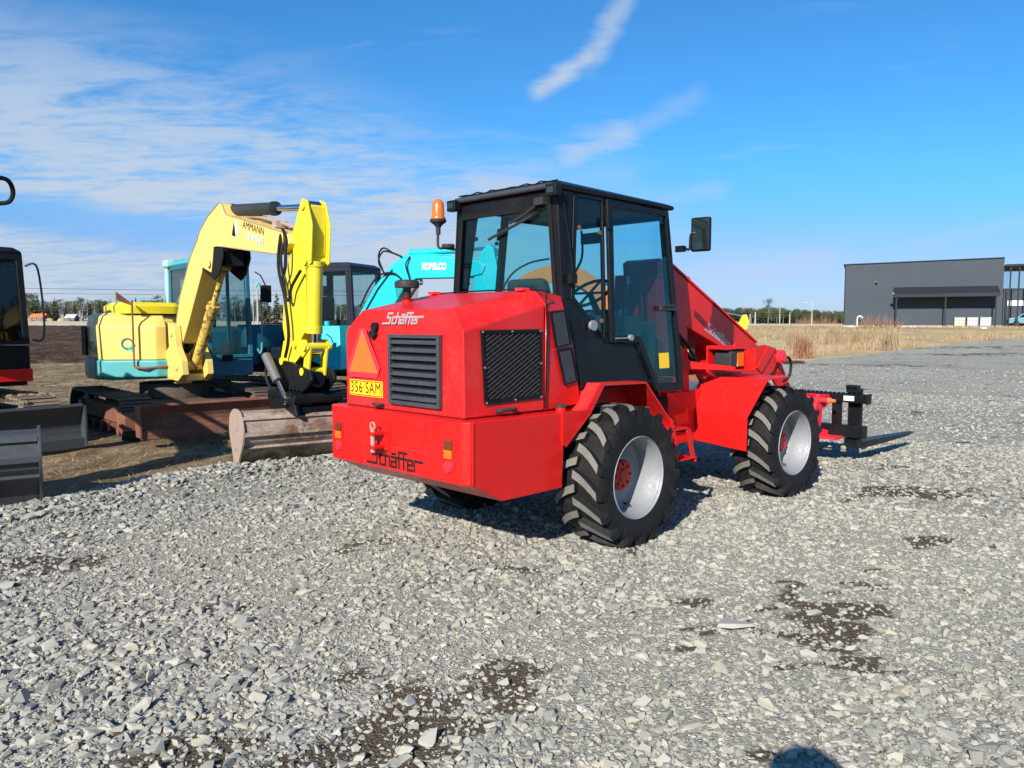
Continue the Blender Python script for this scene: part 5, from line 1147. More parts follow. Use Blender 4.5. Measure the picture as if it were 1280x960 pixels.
for px, d, h, sp, mt, lab in ((1114, 44.5, 1.55, .55, 'straw_pale', 'tallest tan weed tuft at the gravel edge left of the grey warehouse'), (1003, 37, 1.35, .45, 'red_twigs', 'reddish brown weed clump on the verge nearest the loader'),
                              (990, 46, 1.5, .5, 'straw_pale', 'tall pale weed tuft right of the loader boom'), (1040, 52, 1.5, .6, 'straw_pale', 'pale weed tuft below the left corner of the warehouse'), (1075, 50, 1.1, .8, 'straw', 'wide low straw tuft in front of the warehouse wall')):
    X0 = (px - 640) / 974 * d; weed_tuft((X0, d, tz(X0, d) - .05), h, 420, lab, mt, sp)
# ---- person behind the camera, only the head's shadow reaches the picture
def skin_body(name, pts, edges, mat, parent=None):
    me = bpy.data.meshes.new(name); me.from_pydata([p[:3] for p in pts], edges, []); me.materials.append(MATS[mat])
    o = bpy.data.objects.new(name, me); COL.objects.link(o); o.parent = parent
    sk = o.modifiers.new('Skin', 'SKIN'); sk.use_smooth_shade = True
    for i, p in enumerate(pts): d = me.skin_vertices[0].data[i]; d.radius = (p[3], p[4] if len(p) > 4 else p[3]); d.use_root = (i == 0)
    ss = o.modifiers.new('Sub', 'SUBSURF'); ss.levels = 1; ss.render_levels = 1; return o
P = [(0, 0, .95, .15, .11), (0, 0, 1.15, .15, .11), (0, 0, 1.38, .17, .11), (0, .0, 1.50, .06), (0, .02, 1.60, .07, .08), (0, .03, 1.70, .075, .095), (0, .02, 1.77, .05, .06),
     (-.19, 0, 1.43, .06), (-.27, .08, 1.36, .045), (.04, .17, 1.57, .035), (.19, 0, 1.43, .06), (.40, .06, 1.40, .045), (.29, .19, 1.58, .035),
     (-.10, 0, .88, .09), (-.11, .02, .48, .06), (-.11, -.02, .08, .045), (-.11, .12, .04, .04), (.10, 0, .88, .09), (.11, .02, .48, .06), (.11, -.02, .08, .045), (.11, .12, .04, .04)]
E_ = [(0, 1), (1, 2), (2, 3), (3, 4), (4, 5), (5, 6), (2, 7), (7, 8), (8, 9), (2, 10), (10, 11), (11, 12), (0, 13), (13, 14), (14, 15), (15, 16), (0, 17), (17, 18), (18, 19), (19, 20)]
pe = skin_body('person', P, E_, 'jacket'); PH = MB(); PH.box((.17, .185, 1.60), (.165, .009, .078)); PH.build('phone', 'ink', pe, bevel=.002)
pe.location = (-.17, -.22, .0); pe.rotation_euler = (0, 0, rad(-8))
tag(pe, 'person in dark jacket standing behind the camera, head shadow on the gravel', 'person')
hr = MB(); hr.lathe([(0, -.12), (.09, -.10), (.135, -.02), (.13, .05), (.08, .095), (0, .115)], (0, .015, 1.70), 'z', 20); hr.build('wide_hood', 'seat_cloth', pe, smooth=60)  # unseen headwear, widened like a hood to broaden the head's cast shadow
for hx, hy in ((.06, .18), (.28, .19)):
    for k in range(4): skin_body('finger', [(hx, hy - .01, 1.57 + .014 * k, .012), (hx + .01, hy + .012, 1.575 + .016 * k, .009), (hx + .03 * (1 if hx < .1 else -1), hy + .014, 1.575 + .016 * k, .008)], [(0, 1), (1, 2)], 'skin', pe)
# ================================================================ TREES
def tree_mesh(kind, h, seed):
    r = random.Random(seed); tr = MB(); cr = MB()
    if kind == 'spruce':
        tr.cyl((0, 0, 0), (0, 0, h * .97), h * .018, .01, 6); nl = 20
        for k in range(nl):
            t = k / (nl - 1); z = h * (.10 + .88 * t); R = h * .19 * (1 - t) ** .75 * r.uniform(.7, 1.2) + .08; m = 9 if t < .7 else 6
            for j in range(m):
                a = r.uniform(0, 2 * pi); rr_ = R * r.uniform(.55, 1.1); d = Vector((cos(a), sin(a), 0)); q = Vector((-sin(a), cos(a), 0)); w = rr_ * .42
                o = Vector((0, 0, z)); tip = o + d * rr_ + Vector((0, 0, -rr_ * r.uniform(.25, .6))); mid = o + d * rr_ * .55 + Vector((0, 0, -.02 * h * r.random()))
                cr.add([o, mid + q * w, tip, mid - q * w], [(0, 1, 2), (0, 2, 3)]); cr.add([o + Vector((0, 0, -.01 * h)), mid + Vector((0, 0, -.035 * h)), tip], [(0, 1, 2)])
    elif kind == 'pine':
        tr.tube([(0, 0, 0), (.02 * h, 0, h * .4), (0, .01 * h, h * .75), (0, 0, h * .95)], [h * .022, h * .018, h * .012, .02], 7)
        for k in range(26):
            t = r.random(); z = h * (.42 + .56 * t); a = r.uniform(0, 2 * pi); R = h * .20 * sqrt(max(.05, 1 - (t - .25) ** 2 * 1.6)) * r.uniform(.35, 1)
            c = Vector((R * cos(a), R * sin(a), z)); tr.tube([(0, 0, z - h * .04), c], [h * .006, .01], 4, False); s = h * .055 * r.uniform(.7, 1.3)
            for q in range(26):
                p = c + Vector((r.gauss(0, 1), r.gauss(0, 1), r.gauss(0, .55))) * s; d1 = Vector((r.gauss(0, 1), r.gauss(0, 1), r.gauss(0, 1))).normalized() * s * .45; d2 = Vector((r.gauss(0, 1), r.gauss(0, 1), r.gauss(0, 1))).normalized() * s * .45
                cr.add([p - d1, p + d2, p + d1], [(0, 1, 2)])
    else:   # leafless birch
        tr.tube([(0, 0, 0), (.01 * h, 0, h * .5), (0, .01 * h, h * .95)], [h * .013, h * .009, .015], 6)
        for k in range(60):
            t = r.random(); z = h * (.28 + .68 * t); a = r.uniform(0, 2 * pi); L = h * .17 * (1.1 - t) * r.uniform(.5, 1.1); d = Vector((cos(a), sin(a), r.uniform(.6, 1.4))).normalized()
            o = Vector((0, 0, z)); e = o + d * L; q = Vector((-sin(a), cos(a), 0)) * h * .0035
            cr.add([o - q, o + q, e], [(0, 1, 2)])
            for s in range(7):
                b0 = o + d * L * r.uniform(.2, 1); dd = Vector((r.gauss(0, 1), r.gauss(0, 1), r.gauss(.3, .8))).normalized(); b1 = b0 + dd * L * r.uniform(.2, .6); n_ = dd.cross(Vector((r.random(), r.random(), r.random()))).normalized() * h * .0045
                cr.add([b0 - n_, b0 + n_, b1], [(0, 1, 2)])
    return tr, cr
TM = {'spruce': ('bark', 'spruce'), 'pine': ('bark', 'pine'), 'birch': ('birch_bark', 'twigs')}
def make_tree(kind, h, seed):
    tr, cr = tree_mesh(kind, h, seed); o = bpy.data.objects.new({'spruce': 'spruce_tree', 'pine': 'pine_tree', 'birch': 'birch_tree'}[kind], None); COL.objects.link(o)
    tr.build('trunk', TM[kind][0], o, smooth=50); cr.build('crown', TM[kind][1], o, fix=False); return o
PT = {k: [make_tree(k, 10., 40 + i) for i in range(3)] for k in ('spruce', 'pine', 'birch')}
used = set()
def place_tree(kind, x, y, h, label, group=None):
    src = PT[kind][random.randrange(3)]
    o = copy_tree(src) if src.name in used else src
    used.add(src.name); s = h / 10.; o.location = (x, y, tz(x, y) - .1); o.scale = (s, s, s); o.rotation_euler = (0, 0, random.uniform(0, 6.28)); return tag(o, label, 'tree', group)
def place_px(kind, px, d, top, label, group=None):
    x = (px - 640) / 974 * d; z = 1.6 + (404.4 - top) / 974 * d; return place_tree(kind, x, d, z - tz(x, d), label, group)
# trees one can tell apart
place_px('spruce', 71, 415, 371, 'broad dark spruce left of the yellow excavator, before the birches')
place_px('spruce', 85, 418, 379, 'darkest short spruce in the left tree line, beside a twin spruce')
place_px('spruce', 96, 412, 376, 'green spruce standing between dark spruces left of the yellow excavator')
place_px('spruce', 127, 420, 374, 'dark spruce just left of the yellow excavator cover')
place_px('spruce', 336, 74, 365, 'tall dark spruce behind the yellow dipper arm, left of its group', 'dark spruces behind the dipper arm')
place_px('spruce', 347, 70, 362, 'tallest dark spruce behind the yellow dipper arm', 'dark spruces behind the dipper arm')
place_px('pine', 327, 80, 372, 'small green pine between the teal cab mirror and the spruces')
place_px('spruce', 462, 72, 370, 'dark spruce seen through the side glass of the dark cab')
place_px('pine', 959, 190, 373, 'lone tall pine rising above the right forest beside a pale pole')
place_px('pine', 970, 205, 386, 'lower pine beside the lone tall pine')
# tree line at left
gl = 'trees along the far field on the left'
labs = {'spruce': 'dark spruce in the far tree line on the left', 'pine': 'green pine in the far tree line on the left', 'birch': 'bare birch in the far tree line on the left'}
for k in range(86):
    px = 26 + 455 * k / 86 + random.uniform(-3, 3); kind = random.choices(['spruce', 'pine', 'birch'], [.30, .25, .45])[0]; top = random.uniform(369, 381) + (4 if px > 300 else 0) - (4 if 30 < px < 62 else 0)
    place_px(kind, px, random.uniform(430, 480), top, labs[kind], gl)
def forest(name, px0, px1, d0, d1, n, tf, mix, label_kind='stuff'):
    """far wood that reads as one mass: many low-detail trees in one object"""
    mbs = {}
    protos = []
    for kind in mix:
        for i in range(2):
            tr, cr = tree_mesh(kind, 10., 70 + i); protos.append((kind, np.array([tuple(v) for v in cr.v]), cr.f, np.array([tuple(v) for v in tr.v]), tr.f))
    groups = {}
    for k in range(n):
        px = random.uniform(px0, px1); d = random.uniform(d0, d1); kd, cv, cf, tv, tf_ = random.choice(protos)
        x = (px - 640) / 974 * d; top = tf(px) + random.uniform(-1.5, 3.5); z0 = tz(x, d) - .2; h = (1.6 + (404.4 - top) / 974 * d - z0) / 10; a = random.uniform(0, 6.28); c, s = cos(a), sin(a)
        for mat, V, F in ((TM[kd][1], cv, cf), (TM[kd][0], tv, tf_)):
            W = np.stack([V[:, 0] * c - V[:, 1] * s, V[:, 0] * s + V[:, 1] * c, V[:, 2]], 1) * h * np.array([1.25, 1.25, 1.]) + np.array([x, d, z0]); g = groups.setdefault(mat, [[], [], 0])
            g[0].append(W); g[1] += [[i + g[2] for i in f] for f in F]; g[2] += len(V)
    V = []; F = []; M_ = []; mats = []
    base = 0
    for i, (mat, g) in enumerate(groups.items()):
        mats.append(mat); V.append(np.concatenate(g[0])); F += [[q + base for q in f] for f in g[1]]; M_ += [i] * len(g[1]); base += g[2]
    me = bpy.data.meshes.new(name); me.from_pydata(np.concatenate(V).tolist(), [], F)
    for mt in mats: me.materials.append(MATS[mt])
    me.polygons.foreach_set('material_index', M_); o = bpy.data.objects.new(name, me); COL.objects.link(o); o['kind'] = 'stuff'; return o
forest('far_forest', 14, 500, 500, 560, 260, lambda p: 376 + (5 if p > 300 else 0), ('spruce', 'pine', 'birch'))
forest('far_forest', 880, 1056, 330, 400, 300, lambda p: 385.5 + max(0, p - 960) * .05, ('spruce', 'pine'))
forest('far_forest', 480, 880, 300, 360, 60, lambda p: 392, ('spruce', 'pine'))
forest('far_forest', -260, 14, 450, 560, 60, lambda p: 380, ('spruce', 'pine', 'birch'))
def bush(x, y, h, w, label, mat='red_twigs', name='bush', n=150, group=None):
    b = MB(); r = random.Random(int(x * 7 + y))
    for k in range(n):
        a = r.uniform(0, 2 * pi); q = sqrt(r.random()); bx, by = q * w * .5 * cos(a), q * w * .5 * sin(a); t = h * sqrt(max(.1, 1 - q * q)) * r.uniform(.5, 1.)
        d = Vector((bx * r.uniform(.2, .6) + r.gauss(0, .1) * w, by * r.uniform(.2, .6) + r.gauss(0, .1) * w, t)); o = Vector((bx, by, 0)) * .8; n_ = Vector((r.gauss(0, 1), r.gauss(0, 1), 0)).normalized() * h * .010
        b.add([o - n_, o + n_, o + d], [(0, 1, 2)])
    ob = b.build(name, mat, fix=False); ob.location = (x, y, tz(x, y) - .05); return tag(ob, label, 'bush', group)
bush(43.2 * .92, 87, 2.2, 3.2, 'reddish bare bush against the left end of the warehouse wall')
bush(46.5 * .90, 87, 1.9, 3.4, 'second reddish bush, right of the bent white pipe')
for px, d, w in ((1012, 215, 8), (1030, 215, 7), (1003, 220, 4)):
    bush((px - 640) / 974 * d, d, 2.6 + w * .1, w, {1012: 'reddish bush before the right forest, middle of three', 1030: 'widest reddish bush nearest the warehouse, before the right forest', 1003: 'smallest reddish bush beside the last pale pole'}[px])
# ================================================================ FAR LEFT: houses, mounds
def house(px, d, w, dp, hw, hr, wall, roof, label, turn=0.):
    x = (px - 640) / 974 * d; r = thing('house', (x, d, tz(x, d)), 90 + turn, label, 'house')
    b = MB(); b.bb(-w / 2, w / 2, -dp / 2, dp / 2, -.3, hw); b.prism([(-dp / 2, hw), (dp / 2, hw), (0, hw + hr)], -w / 2, w / 2, 'x'); b.build('wall', wall, r)
    b = MB()
    for s in (-1, 1): b.loft([[(xx, s * (dp / 2 + .3), hw - .15), (xx, 0, hw + hr + .06), (xx, 0, hw + hr + .2), (xx, s * (dp / 2 + .3), hw)] for xx in (-w / 2 - .3, w / 2 + .3)])
    rf = b.build('roof', roof, r); MB().bb(w * .15, w * .15 + .5, -.25, .25, hw + hr * .5, hw + hr + .9).build('chimney', 'brick_red', rf)
    for i in range(3):
        xx = -w / 2 + w * (i + .6) / 3.2
        f = MB().ring([(xx - .5, .9), (xx + .5, .9), (xx + .5, 2.1), (xx - .5, 2.1)], [(xx - .4, 1.0), (xx + .4, 1.0), (xx + .4, 2.0), (xx - .4, 2.0)], lambda a, z, t: (a, -dp / 2 - t, z), .0, .06).build('window', 'white', r)
        MB().slab([(xx - .4, 1.0), (xx + .4, 1.0), (xx + .4, 2.0), (xx - .4, 2.0)], lambda a, z, t: (a, -dp / 2 - t, z), .01, .03).build('pane', 'dark_glass', f)
    return r
house(52, 405, 7.5, 5, 2.2, 1.6, 'brick_red', 'orange', 'low red house with orange roof at the far left edge of the wood', 5)
house(39, 408, 5, 4, 2., 1., 'roof_dark', 'roof_dark', 'small dark shed left of the red house')
house(92, 408, 5, 5, 1.8, 1.8, 'roof_dark', 'concrete', 'dark cottage with pale gable between the far spruces')
house(115, 404, 5, 4, 2.2, .7, 'roof_dark', 'roof_dark', 'low dark shed just left of the yellow excavator, before the trees')
house(348, 400, 10, 6, 2.2, 1.8, 'brick_red', 'roof_dark', 'brown house far behind, between teal cab and yellow arm')
def mound(px, d, w, h, mat, label):
    x = (px - 640) / 974 * d; b = MB(); rings = []
    for k in range(6):
        t = k / 5; R = w / 2 * cos(t * pi / 2 * .97); rings.append([(R * cos(2 * pi * i / 20) * (1 + .08 * sin(i * 2.3 + k)), R * .7 * sin(2 * pi * i / 20) * (1 + .08 * cos(i * 1.7)), h * sin(t * pi / 2)) for i in range(20)])
    b.loft(rings); o = b.build('brush_pile', mat, smooth=60); o.location = (x, d, tz(x, d) - .1); return tag(o, label, 'brush pile')
mound(37, 396, 5, 1.9, 'straw', 'tan brush pile at far left, before the dark shed')
mound(54, 392, 5, 2.2, 'twigs', 'grey brown brush pile in front of the red house')
mound(64, 397, 4, 1.8, 'straw', 'tan brush pile right of the red house')
mound(79, 396, 4, 2.0, 'straw', 'tan brush pile between the two broad spruces')
mound(87, 394, 3.5, 2.1, 'twigs', 'grey brush pile beside the pale gabled cottage')
mound(349, 150, 6, 2.2, 'twigs', 'brown mound behind the gap between teal cab and yellow arm')
# ================================================================ POLES AND WIRES
def pole(px, d, top, label, r=.13, arm=False, lamp=False):
    x = (px - 640) / 974 * d; z0 = tz(x, d); h = 1.6 + (404.4 - top) / 974 * d - z0
    o = thing('street_lamp' if lamp else 'utility_pole', (x, d, z0 - .2), 90, label, 'street lamp' if lamp else 'pole')
    MB().cyl((0, 0, 0), (0, 0, h + .2), r, r * .65, 10).build('post', 'pole_wood' if not lamp else 'concrete', o, smooth=40)
    if arm: MB().bb(-1.3, 1.3, -.06, .06, h * .72, h * .72 + .12).build('cross_arm', 'pole_wood', o)
    if lamp: b = MB(); b.tube([(0, 0, h + .1), (.2, 0, h + .35), (-1.1, 0, h + .45)], .06, 6); b.build('lamp_arm', 'concrete', o); MB().box((-1.2, 0, h + .42), (.8, .3, .14)).build('lamp_head', 'concrete', o, bevel=.03)
    return o, Vector((x, d, z0 + h))
W = []
for px, d, top, lab, kw in ((943, 120, 390, 'short thick pale pole just right of the yellow machine', dict(r=.15)), (973.5, 130, 373, 'tallest thin pale pole, beside the lone pine', dict(r=.10)),
                            (986, 135, 391, 'short weathered pole right of the lone pine', dict(r=.13)), (1013.5, 128, 380, 'pale lamp post nearest the warehouse', dict(r=.09, lamp=True)), (936.5, 140, 392, 'thin dark pole left of the short thick pale pole', dict(r=.12))):
    W.append(pole(px, d, top, lab, **kw)[1])
pole(318, 66, 350, 'thin pole between the teal cab mirror and the grab rail', r=.05)
pole(323.5, 56, 362, 'pale pole right of the teal cab, before the spruces', r=.10)
pole(28.5, 150, 386, 'thin pole at the far left, beside the black cab', r=.10)
def wire(p0, p1, sagv, label, r=.02):
    P = [Vector(p0).lerp(Vector(p1), t / 16) + Vector((0, 0, -sagv * 4 * (t / 16) * (1 - t / 16))) for t in range(17)]
    o = MB().tube(P, r, 5).build('power_line', 'ink'); return tag(o, label, 'wire')
d = 150
wire(((-200 - 640) / 974 * d, d, 1.6 + 48 / 974 * d), ((500 - 640) / 974 * d, d, 1.6 + 40 / 974 * d), .3, 'upper power line crossing the sky left of the teal cab', .035)
wire(((-200 - 640) / 974 * d, d + 2, 1.6 + 42 / 974 * d), ((500 - 640) / 974 * d, d + 2, 1.6 + 35 / 974 * d), .3, 'lower power line crossing the sky left of the teal cab', .03)
wire((W[0].x - 8, W[0].y, W[0].z - .1), W[3] - Vector((0, 0, 1.4)), .2, 'overhead line strung past the pale poles before the right forest', .03)
# ================================================================ WAREHOUSE
A0 = Vector((39.0, 92.0, 0)); A1 = Vector((53.56, 85.5, 0)); du = (A1 - A0).normalized(); Lw = (A1 - A0).length
azw = math.degrees(atan2(du.x, du.y))
WH = thing('warehouse', (A0.x, A0.y, 1.22), azw, 'large dark grey warehouse with long black canopy on the right', 'warehouse')
m_, nt, out = new_mat('cladding'); co = texco(nt); p = N(nt, 'ShaderNodeBsdfPrincipled', Roughness=.75); p.inputs['Specular IOR Level'].default_value = .25
wv = N(nt, 'ShaderNodeTexWave', Scale=1.9); wv.bands_direction = 'Z'; wv.wave_profile = 'SAW'; lk(nt, co, wv.inputs['Vector'])
lk(nt, mixc(nt, ramp(nt, noise(nt, .5, 4, .6, co), .3, .7), (.046, .057, .070), (.052, .064, .078)), p.inputs['Base Color'])
bn = N(nt, 'ShaderNodeBump', Strength=.25, Distance=.01); lk(nt, wv.outputs[0], bn.inputs['Height']); lk(nt, bn.outputs[0], p.inputs['Normal']); lk(nt, p.outputs[0], out.inputs[0])
hl_, hr_ = 7.20, 7.48
# local x runs along the wall, local y goes away from the camera (left of heading)
b = MB(); b.loft([[(x, y, .0) for x, y in ((0, 0), (Lw, 0), (Lw, 34), (0, 34))], [(0, 0, hl_), (Lw, 0, hr_), (Lw, 34, hr_), (0, 34, hl_)]]); b.build('wall', 'cladding', WH)
b = MB(); b.loft([[(x, y, hl_ + .0 + (hr_ - hl_) * (x > 1)) for x, y in ((-.18, -.12), (Lw + .02, -.12), (Lw + .02, 34.1), (-.18, 34.1))], [(x, y, hl_ + .10 + (hr_ - hl_) * (x > 1)) for x, y in ((-.18, -.12), (Lw + .02, -.12), (Lw + .02, 34.1), (-.18, 34.1))]]); b.build('roof_edge', 'trim_dark', WH)
b = MB(); b.bb(-.02, Lw + .02, -.06, -.003, -.6, .16); b.build('plinth', 'concrete', WH)
b = MB(); b.bb(-.01, .12, -.05, -.004, .16, hl_ - .02); b.build('corner_trim', 'trim_dark', WH)
lp = MB(); lp.box((3.3, -.10, 5.15), (.24, .18, .2)); lpo = lp.build('wall_lamp', 'steel', WH, bevel=.04); MB().box((3.36, -.28, 5.05), (.22, .03, .16)).build('lamp_glass', 'ink', lpo)
ca = 5.2; cb_ = Lw - .55
b = MB(); b.loft([[(x, 0 - .005, 4.35) for x in (ca, cb_)] + [(cb_, -2.3, 3.55), (ca, -2.3, 3.42)], [(x, -.005, 4.50) for x in (ca, cb_)] + [(cb_, -2.3, 3.72), (ca, -2.3, 3.58)]])
cn = b.build('canopy', 'trim_dark', WH); 
b = MB(); b.bb(ca, cb_, -2.32, -2.24, 3.30, 3.62); b.build('canopy_fascia', 'trim_dark', cn)
for x in (ca + .25, (ca + cb_) / 2, cb_ - .35):
    MB().bb(x - .07, x + .07, -2.2, -2.06, -.3, 3.42).build('canopy_post', 'trim_dark', cn)
b = MB(); b.box((ca - .12, -2.2, 3.72), (.3, .3, .2)); b.build('canopy_lamp', 'steel', cn, bevel=.04)
for x0, x1 in ((ca + .55, (ca + cb_) / 2 - .3), ((ca + cb_) / 2 + .4, cb_ - .6)):
    MB().bb(x0, x1, -.045, -.004, .17, 3.25).build('sliding_door', 'cladding', WH)
b = MB(); b.tube([(1.5, -.9, -.2), (1.5, -.9, .95), (1.58, -.9, 1.16), (1.75, -.9, 1.24), (1.95, -.9, 1.15), (2.05, -.9, 1.0)], .075, 10)
o = b.build('vent_pipe', 'white', smooth=40); o.matrix_world = Matrix.Translation(WH.location) @ Matrix.Rotation(rad(90 - azw), 4, 'Z'); tag(o, 'bent white pipe standing by the left end of the warehouse wall', 'pipe')
# side facade with glazed porch, receding to the right
b = MB(); b.bb(Lw + .003, Lw + 14, 3.2, 3.3, 0, 4.3); b.build('side_wall', 'cladding', WH)
b = MB(); b.bb(Lw + .02, Lw + 13.5, 3.12, 3.19, 4.1, 6.2); b.build('glass_band', 'clear_glass', WH)
b = MB(); b.loft([[(Lw + .02, -.9, 6.55), (Lw + 14, -.9, 6.55), (Lw + 14, 3.4, 6.2), (Lw + .02, 3.4, 6.2)], [(Lw + .02, -.9, 6.75), (Lw + 14, -.9, 6.75), (Lw + 14, 3.4, 6.4), (Lw + .02, 3.4, 6.4)]]); b.build('porch_roof', 'trim_dark', WH)
for x in (.45, 1.25, 2.4, 6, 10): MB().bb(Lw + x, Lw + x + .14, -.75, -.61, -.4, 6.56).build('porch_column', 'trim_dark', WH)
b = MB(); b.bb(Lw + .25, Lw + .42, -.1, .3, 0, 3.9); b.build('entrance_frame', 'trim_dark', WH)
b = MB(); b.bb(Lw + .9, Lw + 6, 3.08, 3.115, 2.35, 2.95); b.build('sign_band', 'white', WH)
def bin_(x, lab, col='tank_white'):
    r = thing('ibc_tank', tuple(WH.matrix_basis @ Vector((x, -3.0, -.02))), azw, lab, 'tank', 'three pale tanks before the warehouse')
    MB().box((0, 0, .60), (1.0, 1.0, .95)).build('tank', col, r, bevel=.08); b = MB()
    for i in range(5):
        q = -.5 + i * .25
        for s in (-1, 1): b.box((q, s * .51, .6), (.03, .03, .95)); b.box((s * .51, q, .6), (.03, .03, .95))
    for z in (.15, .45, .75, 1.07):
        for s in (-1, 1): b.box((0, s * .51, z), (1.04, .025, .03)); b.box((s * .51, 0, z), (.025, 1.04, .03))
    b.box((0, 0, .06), (1.05, 1.05, .1)); b.build('cage', 'silver', r); MB().cyl((0, 0, 1.07), (0, 0, 1.13), .14, seg=16).build('lid', 'ink', r); return r
paint('cream_plastic', (.46, .41, .31), .5, dirt=.2); paint('tank_white', (.42, .43, .43), .5, dirt=.3)
bin_(Lw - 4.35, 'cream tank on the left of three before the warehouse', 'cream_plastic'); bin_(Lw - 3.15, 'white tank in the middle of three before the warehouse'); bin_(Lw - 1.95, 'white tank on the right of three before the warehouse')
b = MB(); b.box((0, 0, .06), (.5, .35, .12)); b.box((.1, .05, .14), (.25, .2, .08), Matrix.Rotation(.4, 3, 'Z')); o = b.build('plastic_bag', 'white', bevel=.05); X0 = (1228 - 640) / 974 * 74; o.location = (X0, 74, tz(X0, 74)); tag(o, 'white scrap lying in the dry grass below the tanks', 'litter')
# car at the right edge
cx_ = WH.matrix_basis @ Vector((Lw + 2.75, 1.1, 0)); CR = thing('parked_car', (cx_.x, cx_.y, tz(cx_.x, cx_.y) + .02), azw, 'blue grey parked car at the right edge beside the warehouse porch', 'car')
body = [(-2.1, .35), (-2.15, .75), (-2.0, .95), (-1.3, 1.0), (-.8, 1.42), (.5, 1.48), (1.25, 1.0), (1.95, .88), (2.15, .7), (2.15, .35)]
b = MB(); b.prism(body, -.85, .85); b.build('body', 'car_blue', CR, bevel=.09, seg=3)
b = MB()
for s in (-1, 1): b.prism([(-1.15, 1.02), (-.72, 1.36), (.42, 1.41), (1.02, 1.02)], s * .851, s * .858)
b.build('side_glass', 'dark_glass', CR)
for x in (-1.35, 1.35):
    for s in (-1, 1):
        w = MB().lathe([(.18, -.1), (.32, -.1), (.34, 0), (.32, .1), (.18, .1)], (x, s * .80, .32), 'y', 20, closed=True).build('wheel', 'rubber', CR, smooth=40); MB().lathe([(0, -.09), (.18, -.09), (.18, .09), (0, .09)], (x, s * .80, .32), 'y', 16).build('hub_cap', 'silver', w, smooth=40)
# ================================================================ LIGHT, SKY, CAMERA
wd = bpy.data.worlds.new('World'); SC.world = wd; wd.use_nodes = True; nt = wd.node_tree; nt.nodes.clear()
sky = nt.nodes.new('ShaderNodeTexSky'); sky.sky_type = 'NISHITA'; sky.sun_disc = False; sky.sun_elevation = rad(SUN_EL); sky.sun_rotation = rad(SUN_AZ); sky.air_density = 1.0; sky.dust_density = .3; sky.ozone_density = 2.2
co = nt.nodes.new('ShaderNodeTexCoord').outputs['Generated']; sx = nt.nodes.new('ShaderNodeSeparateXYZ'); lk(nt, co, sx.inputs[0])
class Ex:
    def __init__(s, o): s.o = o
    @staticmethod
    def op(k, a, b=0.): return Ex(mth(nt, k, a.o if isinstance(a, Ex) else a, b.o if isinstance(b, Ex) else b))
    def __add__(s, b): return Ex.op('ADD', s, b)
    def __sub__(s, b): return Ex.op('SUBTRACT', s, b)
    def __rsub__(s, b): return Ex.op('SUBTRACT', b, s)
    def __mul__(s, b): return Ex.op('MULTIPLY', s, b)
    __radd__ = __add__; __rmul__ = __mul__
    def __truediv__(s, b): return Ex.op('DIVIDE', s, b)
def emax(a, b): return Ex.op('MAXIMUM', a, b)
def sstep(a, lo, hi):
    n = nt.nodes.new('ShaderNodeMapRange'); n.interpolation_type = 'SMOOTHSTEP'; lk(nt, a.o, n.inputs[0]); n.inputs[1].default_value = lo; n.inputs[2].default_value = hi; return Ex(n.outputs[0])
DX, DY, DZ = Ex(sx.outputs[0]), Ex(sx.outputs[1]), Ex(sx.outputs[2])
den = emax(DY, .15); u = DX / den; v = DZ / den
def cloudnoise(scale, sc, det=7, rgh=.6, dist=.4, rot=0., off=(0, 0, 0)):
    cb2 = nt.nodes.new('ShaderNodeCombineXYZ'); zz = emax(DZ, 0.) + .12; lk(nt, (DX / zz).o, cb2.inputs[0]); lk(nt, (DY / zz).o, cb2.inputs[1])
    mp = nt.nodes.new('ShaderNodeMapping'); mp.inputs['Rotation'].default_value = (0, 0, rot); mp.inputs['Scale'].default_value = sc; mp.inputs['Location'].default_value = off; lk(nt, cb2.outputs[0], mp.inputs[0])
    n = N(nt, 'ShaderNodeTexNoise', Scale=scale, Detail=float(det), Roughness=rgh, Distortion=dist); lk(nt, mp.outputs[0], n.inputs['Vector']); return Ex(n.outputs[0])
n1 = cloudnoise(1.1, (1.0, .55, 1), 8, .58, .5, rad(12)); n2 = cloudnoise(3.6, (.55, 1.3, 1), 8, .62, .8, rad(-8), (3, 1, 0)); n3 = cloudnoise(.55, (1, 1, 1), 3, .5, 0, 0, (7, 2, 0))
n4 = cloudnoise(11., (.6, 1.1, 1), 6, .65, .6, rad(-10), (1, 5, 0))
edge = (.235 - u * .24) - v + (n3 - .5) * .16 + (n2 - .5) * .10           # below the diagonal edge of the cloud sheet
veil = sstep(edge, -.06, .14) * (1. - sstep(u, .0, .30))
veil = veil * (sstep(n2 * .55 + n1 * .35 + n4 * .34, .46, .70) * .92 + (1. - sstep(v, .12, .26)) * .22 + .0)
hole = Ex.op('ABSOLUTE', v - (.052 - u * .14)) / .034; hole = (1. - sstep(hole + (n2 - .5) * 1.0, .35, 1.2)) * (1. - sstep(u, -.42, -.25))
veil = veil * (1. - hole * .85)
def seg(ax, ay, bx, by, w0, warp=.03, st=1.):
    L = hypot(bx - ax, by - ay); dx, dy = (bx - ax) / L, (by - ay) / L; pu, pv = u - ax, v - ay
    t = (pu * dx + pv * dy) / L; dd = Ex.op('ABSOLUTE', pu * (-dy) + pv * dx + (n2 - .5) * warp * 2. + (n1 - .5) * warp)
    k = (1. - sstep(dd / w0, .0, 1.)) * sstep(t, -.15, .12) * (1. - sstep(t, .85, 1.15)); return k * st * (n4 * .9 + .5)
wis = emax(seg(.028, .287, .105, .340, .018, .016, .95), seg(.095, .325, .185, .47, .022, .022, .7))
wis = emax(wis, seg(.06, .205, .155, .245, .030, .032, .75)); wis = emax(wis, seg(.14, .24, .24, .285, .02, .02, .30)); wis = emax(wis, seg(.18, .155, .27, .17, .018, .015, .35))
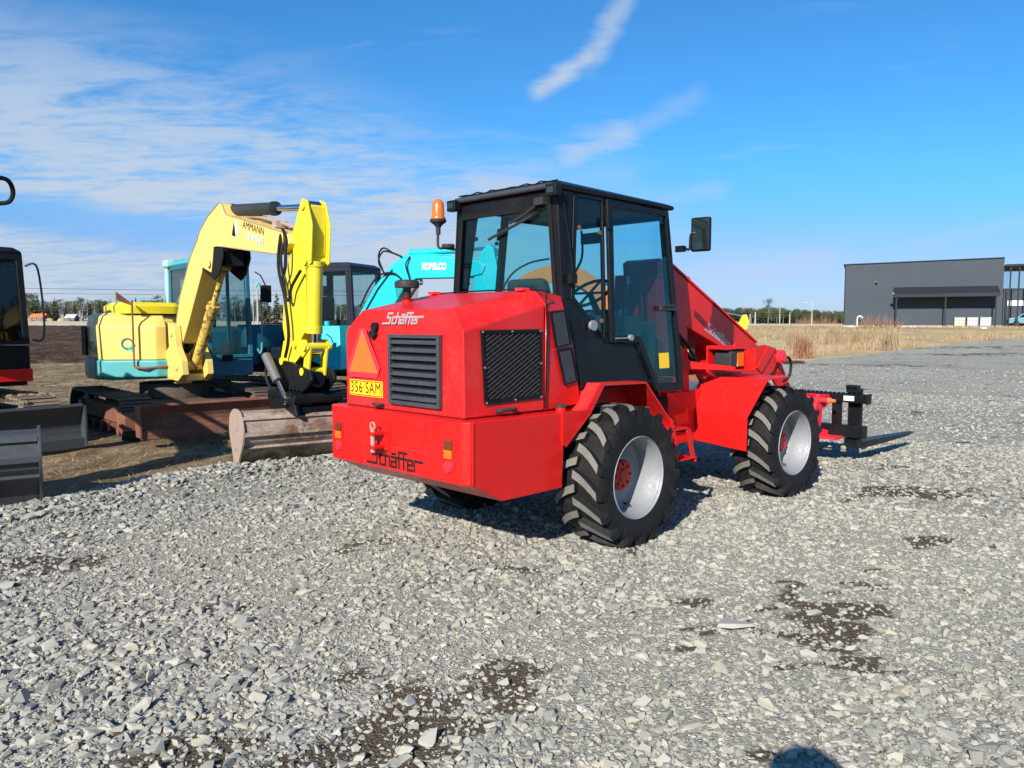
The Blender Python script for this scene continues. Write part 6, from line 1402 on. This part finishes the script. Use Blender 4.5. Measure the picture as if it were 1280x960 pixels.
wis = emax(wis, seg(-.02, .155, .16, .19, .05, .03, .30)); wis = emax(wis, seg(.22, .055, .42, .085, .035, .03, .55)); wis = emax(wis, seg(.5, .10, .75, .15, .012, .01, .22))
streak = sstep(n2, .55, .85) * .22 * (1. - sstep(u, .35, .7))
low = (1. - sstep(v, .0, .16)) * .12
cl = emax(emax(veil * .86, wis * .8), streak); cl = Ex.op('MINIMUM', cl + low * (1. - cl), 1.)
hs = N(nt, 'ShaderNodeHueSaturation', Saturation=1.22, Value=1.0); hs.inputs['Hue'].default_value = .497; lk(nt, sky.outputs[0], hs.inputs['Color'])
tn = mixc(nt, sstep(v, .06, .22).o, (.42, .57, 1.0), (.30, .82, 1.22)); skc = mixc(nt, 1., sky.outputs[0], tn, 'MULTIPLY')
mx = mixc(nt, cl.o, skc, (4.3, 5.0, 5.9))
bg = N(nt, 'ShaderNodeBackground', Strength=.08); lk(nt, mx, bg.inputs[0]); ow = nt.nodes.new('ShaderNodeOutputWorld'); lk(nt, bg.outputs[0], ow.inputs[0])
su = bpy.data.lights.new('sun', 'SUN'); su.energy = 4.8; su.angle = rad(.53); su.color = (1.0, .94, .85); so = bpy.data.objects.new('sun', su); COL.objects.link(so)
saz = rad(SUN_AZ); sdir = Vector((sin(saz) * cos(rad(SUN_EL)), cos(saz) * cos(rad(SUN_EL)), sin(rad(SUN_EL)))); so.rotation_euler = sdir.to_track_quat('Z', 'Y').to_euler(); so.location = (-20, -30, 30)
cam = bpy.data.cameras.new('camera'); cam.lens = 974 / 1280 * 36; cam.sensor_width = 36; cam.clip_start = .02; cam.clip_end = 6000
cobj = bpy.data.objects.new('camera', cam); COL.objects.link(cobj); cobj.location = (0, 0, 1.6); cobj.rotation_euler = (rad(90 - 4.44), 0, 0); SC.camera = cobj
SC.view_settings.view_transform = 'Standard'; SC.view_settings.look = 'None'; SC.view_settings.gamma = 1.0; SC.view_settings.exposure = .72; SC.view_settings.use_curve_mapping = False
SC.cycles.use_denoising = True; SC.cycles.max_bounces = 6; SC.cycles.diffuse_bounces = 3; SC.cycles.glossy_bounces = 3; SC.cycles.transparent_max_bounces = 24; SC.cycles.sample_clamp_indirect = 8
